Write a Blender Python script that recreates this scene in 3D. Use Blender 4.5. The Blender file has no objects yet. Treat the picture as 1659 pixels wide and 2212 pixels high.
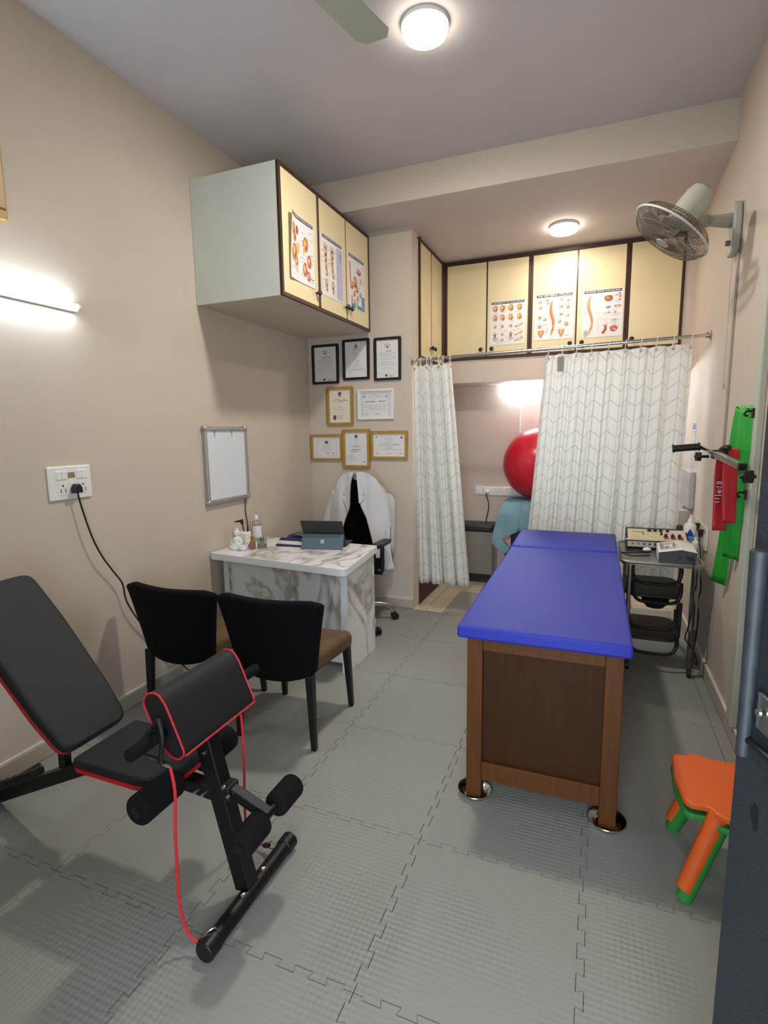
import bpy, bmesh, math, random
from mathutils import Vector, Matrix
random.seed(7)
PI = math.pi
sc = bpy.context.scene
COL = sc.collection

# ---------------------------------------------------------------- camera
cam_d = bpy.data.cameras.new('camera'); cam = bpy.data.objects.new('camera', cam_d); COL.objects.link(cam)
cam_d.sensor_fit = 'HORIZONTAL'; cam_d.sensor_width = 36.0; cam_d.lens = 36.0*1151.5/1659.0
cam_d.clip_start = 0.02; cam_d.clip_end = 60
Rr = (0.9291677866, 0.3694077684, -0.0136060663); Uu = (-0.0413124861, 0.1403486850, 0.9892398724); Ff = (-0.3673424872, 0.9186077222, -0.1456686303)
cam.matrix_world = Matrix(((Rr[0], Uu[0], -Ff[0], 0), (Rr[1], Uu[1], -Ff[1], 0), (Rr[2], Uu[2], -Ff[2], 1.5), (0, 0, 0, 1)))
sc.camera = cam
# ---------------------------------------------------------------- world, light, exposure
w = bpy.data.worlds.new('world'); sc.world = w; w.use_nodes = True
w.node_tree.nodes['Background'].inputs[0].default_value = (0.72, 0.86, 1.0, 1)
w.node_tree.nodes['Background'].inputs[1].default_value = 0.8
sc.view_settings.view_transform = 'Standard'; sc.view_settings.look = 'None'
sc.view_settings.gamma = 1; sc.view_settings.exposure = 2.2
L_LAMP1, L_LAMP2, L_TUBE1, L_TUBE2, L_DOOR = 88.0, 28.0, 11.0, 21.0, 12.0
ld = bpy.data.lights.new('doorway_fill', 'AREA'); ld.shape = 'RECTANGLE'; ld.size = 1.0; ld.size_y = 2.0  # unseen area lamp added outside the doorway as a cool fill
ld.energy = L_DOOR; ld.color = (0.80, 0.90, 1.0)
lo = bpy.data.objects.new('doorway_fill', ld); COL.objects.link(lo)
lo.location = (0.0, -0.75, 1.35); lo.rotation_euler = (PI/2, 0, 0)

# ---------------------------------------------------------------- materials
def lin(h):
    if isinstance(h, (tuple, list)): return tuple(h)
    h = h.lstrip('#'); r = []
    for i in (0, 2, 4):
        c = int(h[i:i+2], 16)/255
        r.append(c/12.92 if c <= 0.04045 else ((c+0.055)/1.055)**2.4)
    return tuple(r)
MATS = {}
def mat(name, col, rough=0.6, metal=0.0, var=0.0, vscale=8, bump=0.0, bscale=60, spec=0.5, emit=None, estr=0, trans=0, coat=0, stretch=None):
    if name in MATS: return MATS[name]
    m = bpy.data.materials.new(name); m.use_nodes = True; N = m.node_tree.nodes; L = m.node_tree.links
    b = N['Principled BSDF']; c = lin(col)
    b.inputs['Base Color'].default_value = (*c, 1); b.inputs['Roughness'].default_value = rough
    b.inputs['Metallic'].default_value = metal; b.inputs['Specular IOR Level'].default_value = spec
    b.inputs['Coat Weight'].default_value = coat
    if trans: b.inputs['Transmission Weight'].default_value = trans; b.inputs['IOR'].default_value = 1.3
    if emit: b.inputs['Emission Color'].default_value = (*lin(emit), 1); b.inputs['Emission Strength'].default_value = estr
    if var or bump:
        tc = N.new('ShaderNodeTexCoord'); mp = N.new('ShaderNodeMapping'); L.new(tc.outputs['Object'], mp.inputs[0])
        if stretch: mp.inputs['Scale'].default_value = stretch
    if var:
        n = N.new('ShaderNodeTexNoise'); n.inputs['Scale'].default_value = vscale; n.inputs['Detail'].default_value = 6
        L.new(mp.outputs[0], n.inputs['Vector'])
        r = N.new('ShaderNodeMapRange'); r.inputs[1].default_value = 0.3; r.inputs[2].default_value = 0.7
        r.inputs[3].default_value = 1-var; r.inputs[4].default_value = 1+var; L.new(n.outputs[0], r.inputs[0])
        mx = N.new('ShaderNodeVectorMath'); mx.operation = 'SCALE'; mx.inputs[0].default_value = c
        L.new(r.outputs[0], mx.inputs['Scale']); L.new(mx.outputs[0], b.inputs['Base Color'])
    if bump:
        n2 = N.new('ShaderNodeTexNoise'); n2.inputs['Scale'].default_value = bscale; n2.inputs['Detail'].default_value = 3
        L.new(mp.outputs[0], n2.inputs['Vector'])
        bp = N.new('ShaderNodeBump'); bp.inputs['Strength'].default_value = bump; bp.inputs['Distance'].default_value = 0.004
        L.new(n2.outputs[0], bp.inputs['Height']); L.new(bp.outputs[0], b.inputs['Normal'])
    MATS[name] = m; return m

def nodes_of(m): return m.node_tree.nodes, m.node_tree.links, m.node_tree.nodes['Principled BSDF']
def mth(N, L, op, a, b=None, c=None):
    n = N.new('ShaderNodeMath'); n.operation = op
    for i, v in enumerate((a, b, c)):
        if v is None: continue
        if isinstance(v, (int, float)): n.inputs[i].default_value = v
        else: L.new(v, n.inputs[i])
    return n.outputs[0]
def mixc(N, L, f, a, b):
    n = N.new('ShaderNodeMix'); n.data_type = 'RGBA'
    if isinstance(f, (int, float)): n.inputs[0].default_value = f
    else: L.new(f, n.inputs[0])
    for s, v in ((6, a), (7, b)):
        if isinstance(v, tuple): n.inputs[s].default_value = (*v, 1)
        else: L.new(v, n.inputs[s])
    return n.outputs[2]

M_wall = mat('wall_paint', '#c6b9a9', 0.75, var=0.03, vscale=2, bump=0.15, bscale=180)
M_ceil = mat('ceiling_paint', '#c3bebe', 0.85, var=0.03, vscale=2, bump=0.1, bscale=120)
M_niche = mat('niche_paint', '#cdbcaf', 0.75, var=0.03, vscale=2, bump=0.15, bscale=180)
M_skirt = mat('skirting', '#b5aa9b', 0.45, var=0.04)
M_skirtcap = mat('skirting_cap', '#d3cbbe', 0.4)
M_lam = mat('laminate_grey', '#c9cdc0', 0.5, var=0.015, bump=0.1, bscale=300)
M_cream = mat('cream_laminate', '#dacba0', 0.38, var=0.05, vscale=3, bump=0.08, bscale=150)
M_edge = mat('dark_edge_wood', '#3a1d15', 0.35, var=0.2, vscale=12)
M_black = mat('black_plastic', '#0c0c0e', 0.42)
M_blackm = mat('black_metal', '#0c0d0f', 0.42, metal=0.2, bump=0.1, bscale=400)
M_foam = mat('black_foam', '#0d0e10', 0.85, bump=0.4, bscale=300, spec=0.2)
M_leather = mat('charcoal_leatherette', '#15171a', 0.55, spec=0.35, bump=0.35, bscale=380)
M_pipe = mat('red_piping', '#c01a26', 0.5)
M_cord = mat('red_cord', '#d0222c', 0.6, bump=0.3, bscale=500)
M_redv = mat('red_vinyl', '#a8141c', 0.45)
M_chrome = mat('chrome', '#d8d8d8', 0.18, metal=1.0)
M_steel = mat('brushed_steel', '#a8a49c', 0.35, metal=0.9, var=0.1, vscale=20)
M_chfab = mat('black_upholstery', '#060608', 0.9, bump=0.4, bscale=600, spec=0.15)
M_brown = mat('brown_upholstery', '#5a4326', 0.85, var=0.25, vscale=10, bump=0.4, bscale=400)
M_leg = mat('black_wood', '#0b0b0c', 0.4)
M_white = mat('white_plastic', '#e4e3dc', 0.4)
M_wmetal = mat('white_metal', '#c9c7ba', 0.45)
M_blue = mat('blue_vinyl', '#2430a0', 0.5, spec=0.35, bump=0.3, bscale=420)
M_wood = mat('brown_wood', '#56300c', 0.55, spec=0.3, var=0.16, vscale=6, stretch=(8, 8, 0.8))
M_woodp = mat('dark_wood_panel', '#3a1f08', 0.6, spec=0.2, var=0.13, vscale=6, stretch=(8, 8, 0.7))
M_gold = mat('gold_frame', '#a9843a', 0.4, var=0.15, vscale=40)
M_paper = mat('paper', '#dcdad8', 0.35)
M_cpaper = mat('cream_paper', '#e0dac8', 0.35)
M_ink = mat('ink_grey', '#85868c', 0.6)
M_inkd = mat('ink_dark', '#34353a', 0.6)
M_hdr = mat('poster_header', '#2e322c', 0.4)
M_org = mat('print_orange', '#c4762f', 0.45); M_org2 = mat('print_brown', '#9c5526', 0.45); M_org3 = mat('print_peach', '#dfb07a', 0.45)
M_redp = mat('print_red', '#b45a4a', 0.45); M_lil = mat('print_lilac', '#a8a2c4', 0.45); M_teal = mat('print_teal', '#3f8f98', 0.45)
M_blup = mat('print_blue', '#5f7fae', 0.45); M_grnp = mat('print_green', '#9fb79a', 0.45); M_pink = mat('print_pink', '#dfc3c4', 0.45)
M_coat = mat('white_cloth', '#cbc8c8', 0.9, bump=0.35, bscale=40, var=0.03)
M_ball = mat('red_rubber', '#c0172e', 0.3, coat=0.2)
M_towel = mat('teal_towel', '#7ba3ad', 0.95, bump=0.8, bscale=500, var=0.06)
M_towelp = mat('pink_towel', '#d79aa4', 0.95, bump=0.6, bscale=500)
M_green = mat('green_latex', '#2fa83a', 0.45); M_redl = mat('red_latex', '#c0202c', 0.45)
M_door = mat('slate_door_paint', '#1f262b', 0.6, bump=0.5, bscale=250)
M_orange = mat('orange_plastic', '#dd5f1c', 0.45, bump=0.15, bscale=200); M_grn = mat('green_plastic', '#2a8a3a', 0.45)
M_tab = mat('slate_fabric', '#51626c', 0.7, bump=0.2, bscale=600); M_tabd = mat('tablet_body', '#26282a', 0.5)
M_glass = mat('clear_plastic', '#e4e8e6', 0.08, trans=0.85)
M_amber = mat('amber_oil', '#b98239', 0.15, trans=0.5)
M_grass = mat('succulent_green', '#3f5c34', 0.6); M_soil = mat('soil', '#3a3028', 0.9)
M_dfan = mat('dusty_wire', '#6d5f4e', 0.6); M_fan = mat('fan_plastic', '#a9a99c', 0.5)
M_clear = mat('fan_blade', '#8f8b80', 0.4)
M_greybox = mat('grey_laminate', '#8d877b', 0.5); M_cush = mat('black_cushion', '#22242b', 0.5, bump=0.3, bscale=60)
M_dark = mat('dark_laminate', '#2c2926', 0.5)
M_wb = mat('whiteboard', '#d9dde0', 0.25); M_alu = mat('aluminium', '#a9a8a4', 0.35, metal=0.6)
M_pw = mat('plug_black', '#0d0d0f', 0.5)
M_deskw = mat('desk_edge_white', '#dcdedb', 0.4)
M_blade = mat('ceiling_fan_paint', '#a3a696', 0.5)
M_lamp1 = mat('lamp_one_glow', '#ffffff', 0.5, emit='#fff8f1', estr=L_LAMP1)
M_lamp2 = mat('lamp_two_glow', '#ffffff', 0.5, emit='#fff1e4', estr=L_LAMP2)
M_lampside = mat('lamp_side_glow', '#ffffff', 0.5, emit='#fff0e0', estr=4.0)
M_tube1 = mat('tube_one_glow', '#ffffff', 0.5, emit='#dff0ff', estr=L_TUBE1)
M_tube2 = mat('tube_two_glow', '#ffffff', 0.5, emit='#e2f4ff', estr=L_TUBE2)

def marble():
    m = mat('marble_laminate', '#dddad3', 0.25); N, L, b = nodes_of(m)
    tc = N.new('ShaderNodeTexCoord'); mp = N.new('ShaderNodeMapping'); mp.inputs['Rotation'].default_value = (0.4, 0.5, 0.3); mp.inputs['Scale'].default_value = (1.9, 1.3, 0.9)
    L.new(tc.outputs['Object'], mp.inputs[0])
    n1 = N.new('ShaderNodeTexNoise'); n1.inputs['Scale'].default_value = 1.5; n1.inputs['Detail'].default_value = 8; n1.inputs['Distortion'].default_value = 1.1; L.new(mp.outputs[0], n1.inputs['Vector'])
    n2 = N.new('ShaderNodeTexNoise'); n2.inputs['Scale'].default_value = 1.3; n2.inputs['Detail'].default_value = 7; n2.inputs['Distortion'].default_value = 1.8; L.new(mp.outputs[0], n2.inputs['Vector'])
    n3 = N.new('ShaderNodeTexNoise'); n3.inputs['Scale'].default_value = 9; n3.inputs['Detail'].default_value = 6; L.new(mp.outputs[0], n3.inputs['Vector'])
    v1 = mth(N, L, 'ABSOLUTE', mth(N, L, 'SUBTRACT', n1.outputs[0], 0.5)); v1 = mth(N, L, 'SUBTRACT', 1.0, mth(N, L, 'MULTIPLY', v1, 20)); v1 = mth(N, L, 'MAXIMUM', v1, 0)
    v1 = mth(N, L, 'MULTIPLY', v1, mth(N, L, 'MULTIPLY', n3.outputs[0], 1.1))
    v2 = mth(N, L, 'MULTIPLY', mth(N, L, 'SUBTRACT', n2.outputs[0], 0.60), 11); v2 = mth(N, L, 'MINIMUM', mth(N, L, 'MAXIMUM', v2, 0), 1)
    v2 = mth(N, L, 'MULTIPLY', v2, mth(N, L, 'MULTIPLY', n3.outputs[0], 1.3))
    c = mixc(N, L, mth(N, L, 'MULTIPLY', n1.outputs[0], 0.5), lin('#e6e4df'), lin('#c9c8c5'))
    c = mixc(N, L, v1, c, lin('#6d5440')); c = mixc(N, L, v2, c, lin('#4f4640'))
    L.new(c, b.inputs['Base Color']); return m
M_marble = marble()

def matfoam():
    m = mat('grey_foam', '#8f908a', 0.62, spec=0.35); N, L, b = nodes_of(m)
    g = N.new('ShaderNodeNewGeometry'); mp = N.new('ShaderNodeMapping'); mp.inputs['Rotation'].default_value = (0, 0, PI/4); L.new(g.outputs['Position'], mp.inputs[0])
    s = N.new('ShaderNodeSeparateXYZ'); L.new(mp.outputs[0], s.inputs[0]); k = 2*PI/0.026
    sx = mth(N, L, 'SINE', mth(N, L, 'MULTIPLY', s.outputs[0], k)); sy = mth(N, L, 'SINE', mth(N, L, 'MULTIPLY', s.outputs[1], k))
    h = mth(N, L, 'MULTIPLY', sx, sy)
    n = N.new('ShaderNodeTexNoise'); n.inputs['Scale'].default_value = 1.9; n.inputs['Detail'].default_value = 3; L.new(g.outputs['Position'], n.inputs['Vector'])
    r = N.new('ShaderNodeMapRange'); r.inputs[1].default_value = 0.47; r.inputs[2].default_value = 0.62; L.new(n.outputs[0], r.inputs[0])
    n2 = N.new('ShaderNodeTexNoise'); n2.inputs['Scale'].default_value = 90; n2.inputs['Detail'].default_value = 4; L.new(g.outputs['Position'], n2.inputs['Vector'])
    hh = mth(N, L, 'ADD', mth(N, L, 'MULTIPLY', h, mth(N, L, 'ADD', mth(N, L, 'MULTIPLY', r.outputs[0], 0.85), 0.12)), mth(N, L, 'MULTIPLY', n2.outputs[0], 0.5))
    bp = N.new('ShaderNodeBump'); bp.inputs['Strength'].default_value = 0.55; bp.inputs['Distance'].default_value = 0.0016; L.new(hh, bp.inputs['Height']); L.new(bp.outputs[0], b.inputs['Normal'])
    n3 = N.new('ShaderNodeTexNoise'); n3.inputs['Scale'].default_value = 1.2; n3.inputs['Detail'].default_value = 5; L.new(g.outputs['Position'], n3.inputs['Vector'])
    c = mixc(N, L, n3.outputs[0], lin('#858882'), lin('#949086'))
    sc2 = N.new('ShaderNodeVectorMath'); sc2.operation = 'SCALE'; L.new(c, sc2.inputs[0]); L.new(mth(N, L, 'ADD', 1.0, mth(N, L, 'MULTIPLY', mth(N, L, 'MULTIPLY', h, r.outputs[0]), 0.05)), sc2.inputs['Scale'])
    L.new(sc2.outputs[0], b.inputs['Base Color']); return m
M_mat = matfoam()

def tilefloor():
    m = mat('cream_floor_tile', '#cdbfa3', 0.25); N, L, b = nodes_of(m)
    g = N.new('ShaderNodeNewGeometry'); br = N.new('ShaderNodeTexBrick'); br.offset = 0; L.new(g.outputs['Position'], br.inputs['Vector'])
    br.inputs['Scale'].default_value = 1; br.inputs['Brick Width'].default_value = 0.33; br.inputs['Row Height'].default_value = 0.33; br.inputs['Mortar Size'].default_value = 0.004
    br.inputs['Color1'].default_value = (*lin('#cfc0a2'), 1); br.inputs['Color2'].default_value = (*lin('#c6b698'), 1); br.inputs['Mortar'].default_value = (*lin('#8b8172'), 1)
    L.new(br.outputs[0], b.inputs['Base Color']); return m
M_tile = tilefloor()

def curtaincloth():
    m = mat('chevron_curtain', '#e4e2d6', 0.85); N, L, b = nodes_of(m)
    uv = N.new('ShaderNodeUVMap'); s = N.new('ShaderNodeSeparateXYZ'); L.new(uv.outputs[0], s.inputs[0])
    u, v = s.outputs[0], s.outputs[1]
    tri = mth(N, L, 'PINGPONG', u, 0.080)
    f = mth(N, L, 'PINGPONG', mth(N, L, 'ADD', mth(N, L, 'SUBTRACT', v, mth(N, L, 'MULTIPLY', tri, 0.70)), 10), 0.054)
    l1 = mth(N, L, 'LESS_THAN', f, 0.0032); l2 = mth(N, L, 'LESS_THAN', mth(N, L, 'PINGPONG', u, 0.040), 0.0026)
    ln = mth(N, L, 'MAXIMUM', l1, l2)
    c = mixc(N, L, mth(N, L, 'MULTIPLY', ln, 0.8), lin('#f4f4f0'), lin('#cbc5b2')); L.new(c, b.inputs['Base Color'])
    tr = N.new('ShaderNodeBsdfTranslucent'); L.new(c, tr.inputs[0]); mx = N.new('ShaderNodeMixShader'); mx.inputs[0].default_value = 0.45
    out = N['Material Output']; L.new(b.outputs[0], mx.inputs[1]); L.new(tr.outputs[0], mx.inputs[2]); L.new(mx.outputs[0], out.inputs[0]); return m
M_curt = curtaincloth()

# ---------------------------------------------------------------- object helpers
WL = {}
def tag(o, label=None, cat=None, group=None, kind=None):
    if label: o['label'] = label
    if cat: o['category'] = cat
    if group: o['group'] = group
    if kind: o['kind'] = kind
    return o
def thing(name, label, cat, loc=(0, 0, 0), group=None):
    o = bpy.data.objects.new(name, None); COL.objects.link(o); o.empty_display_size = 0.05
    o.location = loc; WL[o.name] = Vector(loc); return tag(o, label, cat, group)
def obj(name, bm, m, parent=None, smooth=True, angle=35, bevel=0, subsurf=0, solid=0, label=None):
    bmesh.ops.recalc_face_normals(bm, faces=bm.faces[:]) if solid == 0 else None
    xs = [v.co for v in bm.verts]
    lo_ = Vector((min(c.x for c in xs), min(c.y for c in xs), min(c.z for c in xs))); hi = Vector((max(c.x for c in xs), max(c.y for c in xs), max(c.z for c in xs)))
    c = (lo_+hi)/2
    if parent is None: c.z = lo_.z
    bmesh.ops.translate(bm, verts=bm.verts[:], vec=-c)
    me = bpy.data.meshes.new(name); bm.to_mesh(me); bm.free()
    o = bpy.data.objects.new(name, me); COL.objects.link(o)
    for x in (m if isinstance(m, (list, tuple)) else [m]): me.materials.append(x)
    if smooth: me.shade_smooth(); me.set_sharp_from_angle(angle=math.radians(angle))
    if parent is not None: o.parent = parent; o.location = c-WL[parent.name]
    else: o.location = c
    WL[o.name] = c
    if bevel:
        b = o.modifiers.new('bevel', 'BEVEL'); b.width = bevel; b.segments = 3; b.limit_method = 'ANGLE'; b.angle_limit = math.radians(40)
    if subsurf:
        s = o.modifiers.new('subsurf', 'SUBSURF'); s.levels = subsurf; s.render_levels = subsurf
    if solid:
        s = o.modifiers.new('solid', 'SOLIDIFY'); s.thickness = solid; s.offset = 0
    if label: o['label'] = label
    return o
def copytree(o, parent=None):
    c = o.copy(); COL.objects.link(c); c.parent = parent; WL[c.name] = WL[o.name].copy()
    for ch in list(o.children): copytree(ch, c)
    return c
def B(): return bmesh.new()
def setmi(fs, mi):
    for f in fs: f.material_index = mi
def box(bm, x0, x1, y0, y1, z0, z1, mi=0, M=None):
    v = [bm.verts.new((x, y, z)) for z in (z0, z1) for y in (y0, y1) for x in (x0, x1)]
    fs = [bm.faces.new([v[i] for i in q]) for q in ((0, 2, 3, 1), (4, 5, 7, 6), (0, 1, 5, 4), (2, 6, 7, 3), (0, 4, 6, 2), (1, 3, 7, 5))]
    setmi(fs, mi)
    if M is not None: bmesh.ops.transform(bm, matrix=M, verts=v)
    return v
def cbox(bm, c, s, M=None, mi=0): return box(bm, c[0]-s[0]/2, c[0]+s[0]/2, c[1]-s[1]/2, c[1]+s[1]/2, c[2]-s[2]/2, c[2]+s[2]/2, mi, M)
def frame(d):
    d = Vector(d).normalized(); a = Vector((0, 0, 1)) if abs(d.z) < 0.9 else Vector((1, 0, 0))
    u = d.cross(a).normalized(); return u, d.cross(u).normalized(), d
def beam(bm, p0, p1, wu, wv, mi=0, up=None, w1=None):
    p0, p1 = Vector(p0), Vector(p1); d = (p1-p0).normalized()
    if up is None: u, v, _ = frame(d)
    else: v = Vector(up); v = (v-d*v.dot(d)).normalized(); u = d.cross(v)
    k = w1 if w1 else 1
    vs = [bm.verts.new(p+u*a*wu/2*s+v*b_*wv/2*s) for p, s in ((p0, 1), (p1, k)) for a, b_ in ((-1, -1), (1, -1), (1, 1), (-1, 1))]
    fs = [bm.faces.new([vs[i] for i in q]) for q in ((3, 2, 1, 0), (4, 5, 6, 7), (0, 1, 5, 4), (1, 2, 6, 5), (2, 3, 7, 6), (3, 0, 4, 7))]; setmi(fs, mi); return vs
def cyl(bm, p0, p1, r0, r1=None, n=20, mi=0, cap=True):
    r1 = r0 if r1 is None else r1; p0, p1 = Vector(p0), Vector(p1); u, v, d = frame(p1-p0)
    a = [bm.verts.new(p0+(u*math.cos(t)+v*math.sin(t))*r0) for t in [2*PI*i/n for i in range(n)]]
    b = [bm.verts.new(p1+(u*math.cos(t)+v*math.sin(t))*r1) for t in [2*PI*i/n for i in range(n)]]
    fs = [bm.faces.new((a[i], a[(i+1) % n], b[(i+1) % n], b[i])) for i in range(n)]
    if cap: fs += [bm.faces.new(a[::-1]), bm.faces.new(b)]
    setmi(fs, mi)
def lathe(bm, prof, c, axis=(0, 0, 1), n=28, mi=0):
    c = Vector(c); u, v, d = frame(axis); rings = []
    for r, h in prof:
        if r < 1e-5: rings.append([bm.verts.new(c+d*h)])
        else: rings.append([bm.verts.new(c+d*h+(u*math.cos(2*PI*i/n)+v*math.sin(2*PI*i/n))*r) for i in range(n)])
    for A, Bq in zip(rings, rings[1:]):
        for i in range(n):
            j = (i+1) % n
            if len(A) == 1 and len(Bq) == 1: continue
            if len(A) == 1: f = bm.faces.new((A[0], Bq[i], Bq[j]))
            elif len(Bq) == 1: f = bm.faces.new((A[i], A[j], Bq[0]))
            else: f = bm.faces.new((A[i], A[j], Bq[j], Bq[i]))
            f.material_index = mi
def spline(pts, k=6):
    pts = [Vector(p) for p in pts]; out = []
    P = [pts[0]*2-pts[1]]+pts+[pts[-1]*2-pts[-2]]
    for i in range(1, len(P)-2):
        for j in range(k):
            t = j/k; a, b, c, d = P[i-1:i+3]
            out.append(0.5*((2*b)+(c-a)*t+(2*a-5*b+4*c-d)*t*t+(3*b-a-3*c+d)*t**3))
    out.append(pts[-1]); return out
def tube(bm, pts, r, n=8, k=6, mi=0, closed=False, sp=True, rad=None):
    P = spline(pts, k) if sp and len(pts) > 2 else [Vector(p) for p in pts]
    if closed: P = P[:-1] if (P[0]-P[-1]).length < 1e-6 else P
    u = None; rings = []; m = len(P)
    for i, p in enumerate(P):
        d = (P[(i+1) % m]-P[i-1]) if closed else (P[min(i+1, m-1)]-P[max(i-1, 0)])
        d = d.normalized()
        if u is None: u = frame(d)[0]
        u = (u-d*u.dot(d)).normalized(); v = d.cross(u); rr = r if rad is None else rad(i/(m-1))
        rings.append([bm.verts.new(p+(u*math.cos(2*PI*j/n)+v*math.sin(2*PI*j/n))*rr) for j in range(n)])
    for i in range(m if closed else m-1):
        A, Bq = rings[i], rings[(i+1) % m]
        for j in range(n):
            f = bm.faces.new((A[j], A[(j+1) % n], Bq[(j+1) % n], Bq[j])); f.material_index = mi
    if not closed:
        bm.faces.new(rings[0][::-1]).material_index = mi; bm.faces.new(rings[-1]).material_index = mi
def sphere(bm, c, r, sx=1, sy=1, sz=1, n=20, mi=0):
    c = Vector(c); prof = [(math.sin(PI*i/(n//2))*r, -math.cos(PI*i/(n//2))*r) for i in range(n//2+1)]; prof[0] = (0, -r); prof[-1] = (0, r)
    k = len(bm.verts); lathe(bm, prof, (0, 0, 0), n=n, mi=mi); bm.verts.ensure_lookup_table()
    for v in bm.verts[k:]: v.co = Vector((v.co.x*sx, v.co.y*sy, v.co.z*sz))+c
def prism(bm, poly, f0, f1, mi=0):
    """poly 2D; f0(p), f1(p) map to 3D on both faces"""
    a = [bm.verts.new(f0(*p)) for p in poly]; b = [bm.verts.new(f1(*p)) for p in poly]; n = len(poly)
    fs = [bm.faces.new(a[::-1]), bm.faces.new(b)]+[bm.faces.new((a[i], a[(i+1) % n], b[(i+1) % n], b[i])) for i in range(n)]; setmi(fs, mi); return fs
def zprism(bm, poly, z0, z1, mi=0): return prism(bm, poly, lambda x, y: (x, y, z0), lambda x, y: (x, y, z1), mi)
def rpoly(poly, r, k=4):
    out = []; n = len(poly)
    for i in range(n):
        p, a, b = Vector(poly[i]), Vector(poly[i-1]), Vector(poly[(i+1) % n]); rr = r[i] if isinstance(r, (list, tuple)) else r
        da, db = (a-p), (b-p); q = min(rr, da.length*0.45, db.length*0.45)
        s, e = p+da.normalized()*q, p+db.normalized()*q
        for j in range(k+1):
            t = j/k; w_ = (1-t)**2*s+2*t*(1-t)*p+t*t*e; out.append((w_.x, w_.y))
    return out
def grid(bm, nu, nv, fn, uvfn=None, mi=0, wrap=False):
    V = [[bm.verts.new(fn(i/nu, j/nv)) for i in range(nu+(0 if wrap else 1))] for j in range(nv+1)]
    uvl = bm.loops.layers.uv.verify() if uvfn else None
    for j in range(nv):
        for i in range(nu):
            i2 = (i+1) % nu if wrap else i+1
            f = bm.faces.new((V[j][i], V[j][i2], V[j+1][i2], V[j+1][i])); f.material_index = mi
            if uvfn:
                for l, (a, b_) in zip(f.loops, ((i, j), (i+1, j), (i+1, j+1), (i, j+1))): l[uvl].uv = uvfn(a/nu, b_/nv)
def spans(bm, rows, m, ymap, mi=0):
    V = [[bm.verts.new((xl+(xr-xl)*i/m, ymap(xl+(xr-xl)*i/m, z), z)) for i in range(m+1)] for z, xl, xr in rows]
    for j in range(len(rows)-1):
        for i in range(m): bm.faces.new((V[j][i], V[j][i+1], V[j+1][i+1], V[j+1][i])).material_index = mi
def simple(name, label, cat, bm, m, group=None, **k): return tag(obj(name, bm, m, **k), label, cat, group)
def struct(name, bm, m, **k): return tag(obj(name, bm, m, smooth=k.pop('smooth', False), **k), kind='structure')

# ---------------------------------------------------------------- structure
XL, XR = -2.38, 0.67
bm = B(); box(bm, -2.6, 0.8, -0.3, 5.7, -0.10, -0.012); struct('floor', bm, M_tile)
bm = B(); box(bm, -1.5, 1.5, -1.8, -0.3, -0.10, -0.012); struct('floor_corridor', bm, M_tile)
bm = B(); box(bm, -2.5, XL, -0.3, 4.34, -0.012, 3.45); struct('wall_left', bm, M_wall)
bm = B(); box(bm, XR, 0.8, -0.3, 5.62, -0.012, 3.45); struct('wall_right', bm, M_wall)
bm = B(); box(bm, -2.5, -1.425, 4.22, 4.34, -0.012, 3.45); box(bm, -1.60, -1.425, 4.34, 4.37, -0.012, 3.2); struct('wall_desk_side', bm, M_wall)
bm = B(); box(bm, -2.6, 0.8, 5.5, 5.62, -0.012, 3.45); struct('wall_back', bm, M_niche)
bm = B(); box(bm, -2.5, -2.38, 4.34, 5.5, -0.012, 3.2); struct('wall_passage', bm, M_niche)
bm = B(); box(bm, -2.5, -0.5, -0.3, -0.15, -0.012, 3.45); box(bm, 0.54, 0.67, -0.3, -0.15, -0.012, 3.45); box(bm, -0.5, 0.54, -0.3, -0.15, 2.15, 3.45); struct('wall_front', bm, M_wall)
bm = B(); box(bm, -2.5, 0.8, -0.3, 3.83, 3.35, 3.45); struct('ceiling', bm, M_ceil)
bm = B(); prism(bm, [(3.83, 3.125), (3.83, 3.45), (5.6, 3.45), (5.6, 3.03)], lambda y, z: (XL, y, z), lambda y, z: (XR, y, z))
bm.normal_update()
for f in bm.faces: f.material_index = 1 if f.calc_center_median().y < 3.84 else 0
struct('ceiling_lowered', bm, [mat('lowered_ceiling_paint', '#c9bfbb', .8, var=.03, vscale=2, bump=.1, bscale=120), M_wall])
bm = B(); box(bm, -2.38, XR, 5.06, 5.5, 1.96, 2.165); box(bm, 0.592, XR, 5.06, 5.5, 2.165, 3.05); struct('wall_back_beam', bm, M_niche)
def skirt(name, x0, x1, y0, y1):
    bm = B(); box(bm, x0, x1, y0, y1, 0.0, 0.075, 0); box(bm, x0, x1, y0, y1, 0.075, 0.088, 1); struct(name, bm, [M_skirt, M_skirtcap])
skirt('baseboard_left', XL, XL+0.014, -0.15, 4.22); skirt('baseboard_right', XR-0.014, XR, -0.15, 4.9); skirt('baseboard_desk_side', -2.36, -1.425, 4.206, 4.22)
bm = B(); box(bm, 0.640, XR, 2.80, 2.83, 0.09, 2.3); box(bm, 0.652, XR, 2.83, 2.95, 0.09, 2.3); struct('trim_1', bm, mat('trim_paint', '#b9bcab', 0.6), bevel=0.006)

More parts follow.
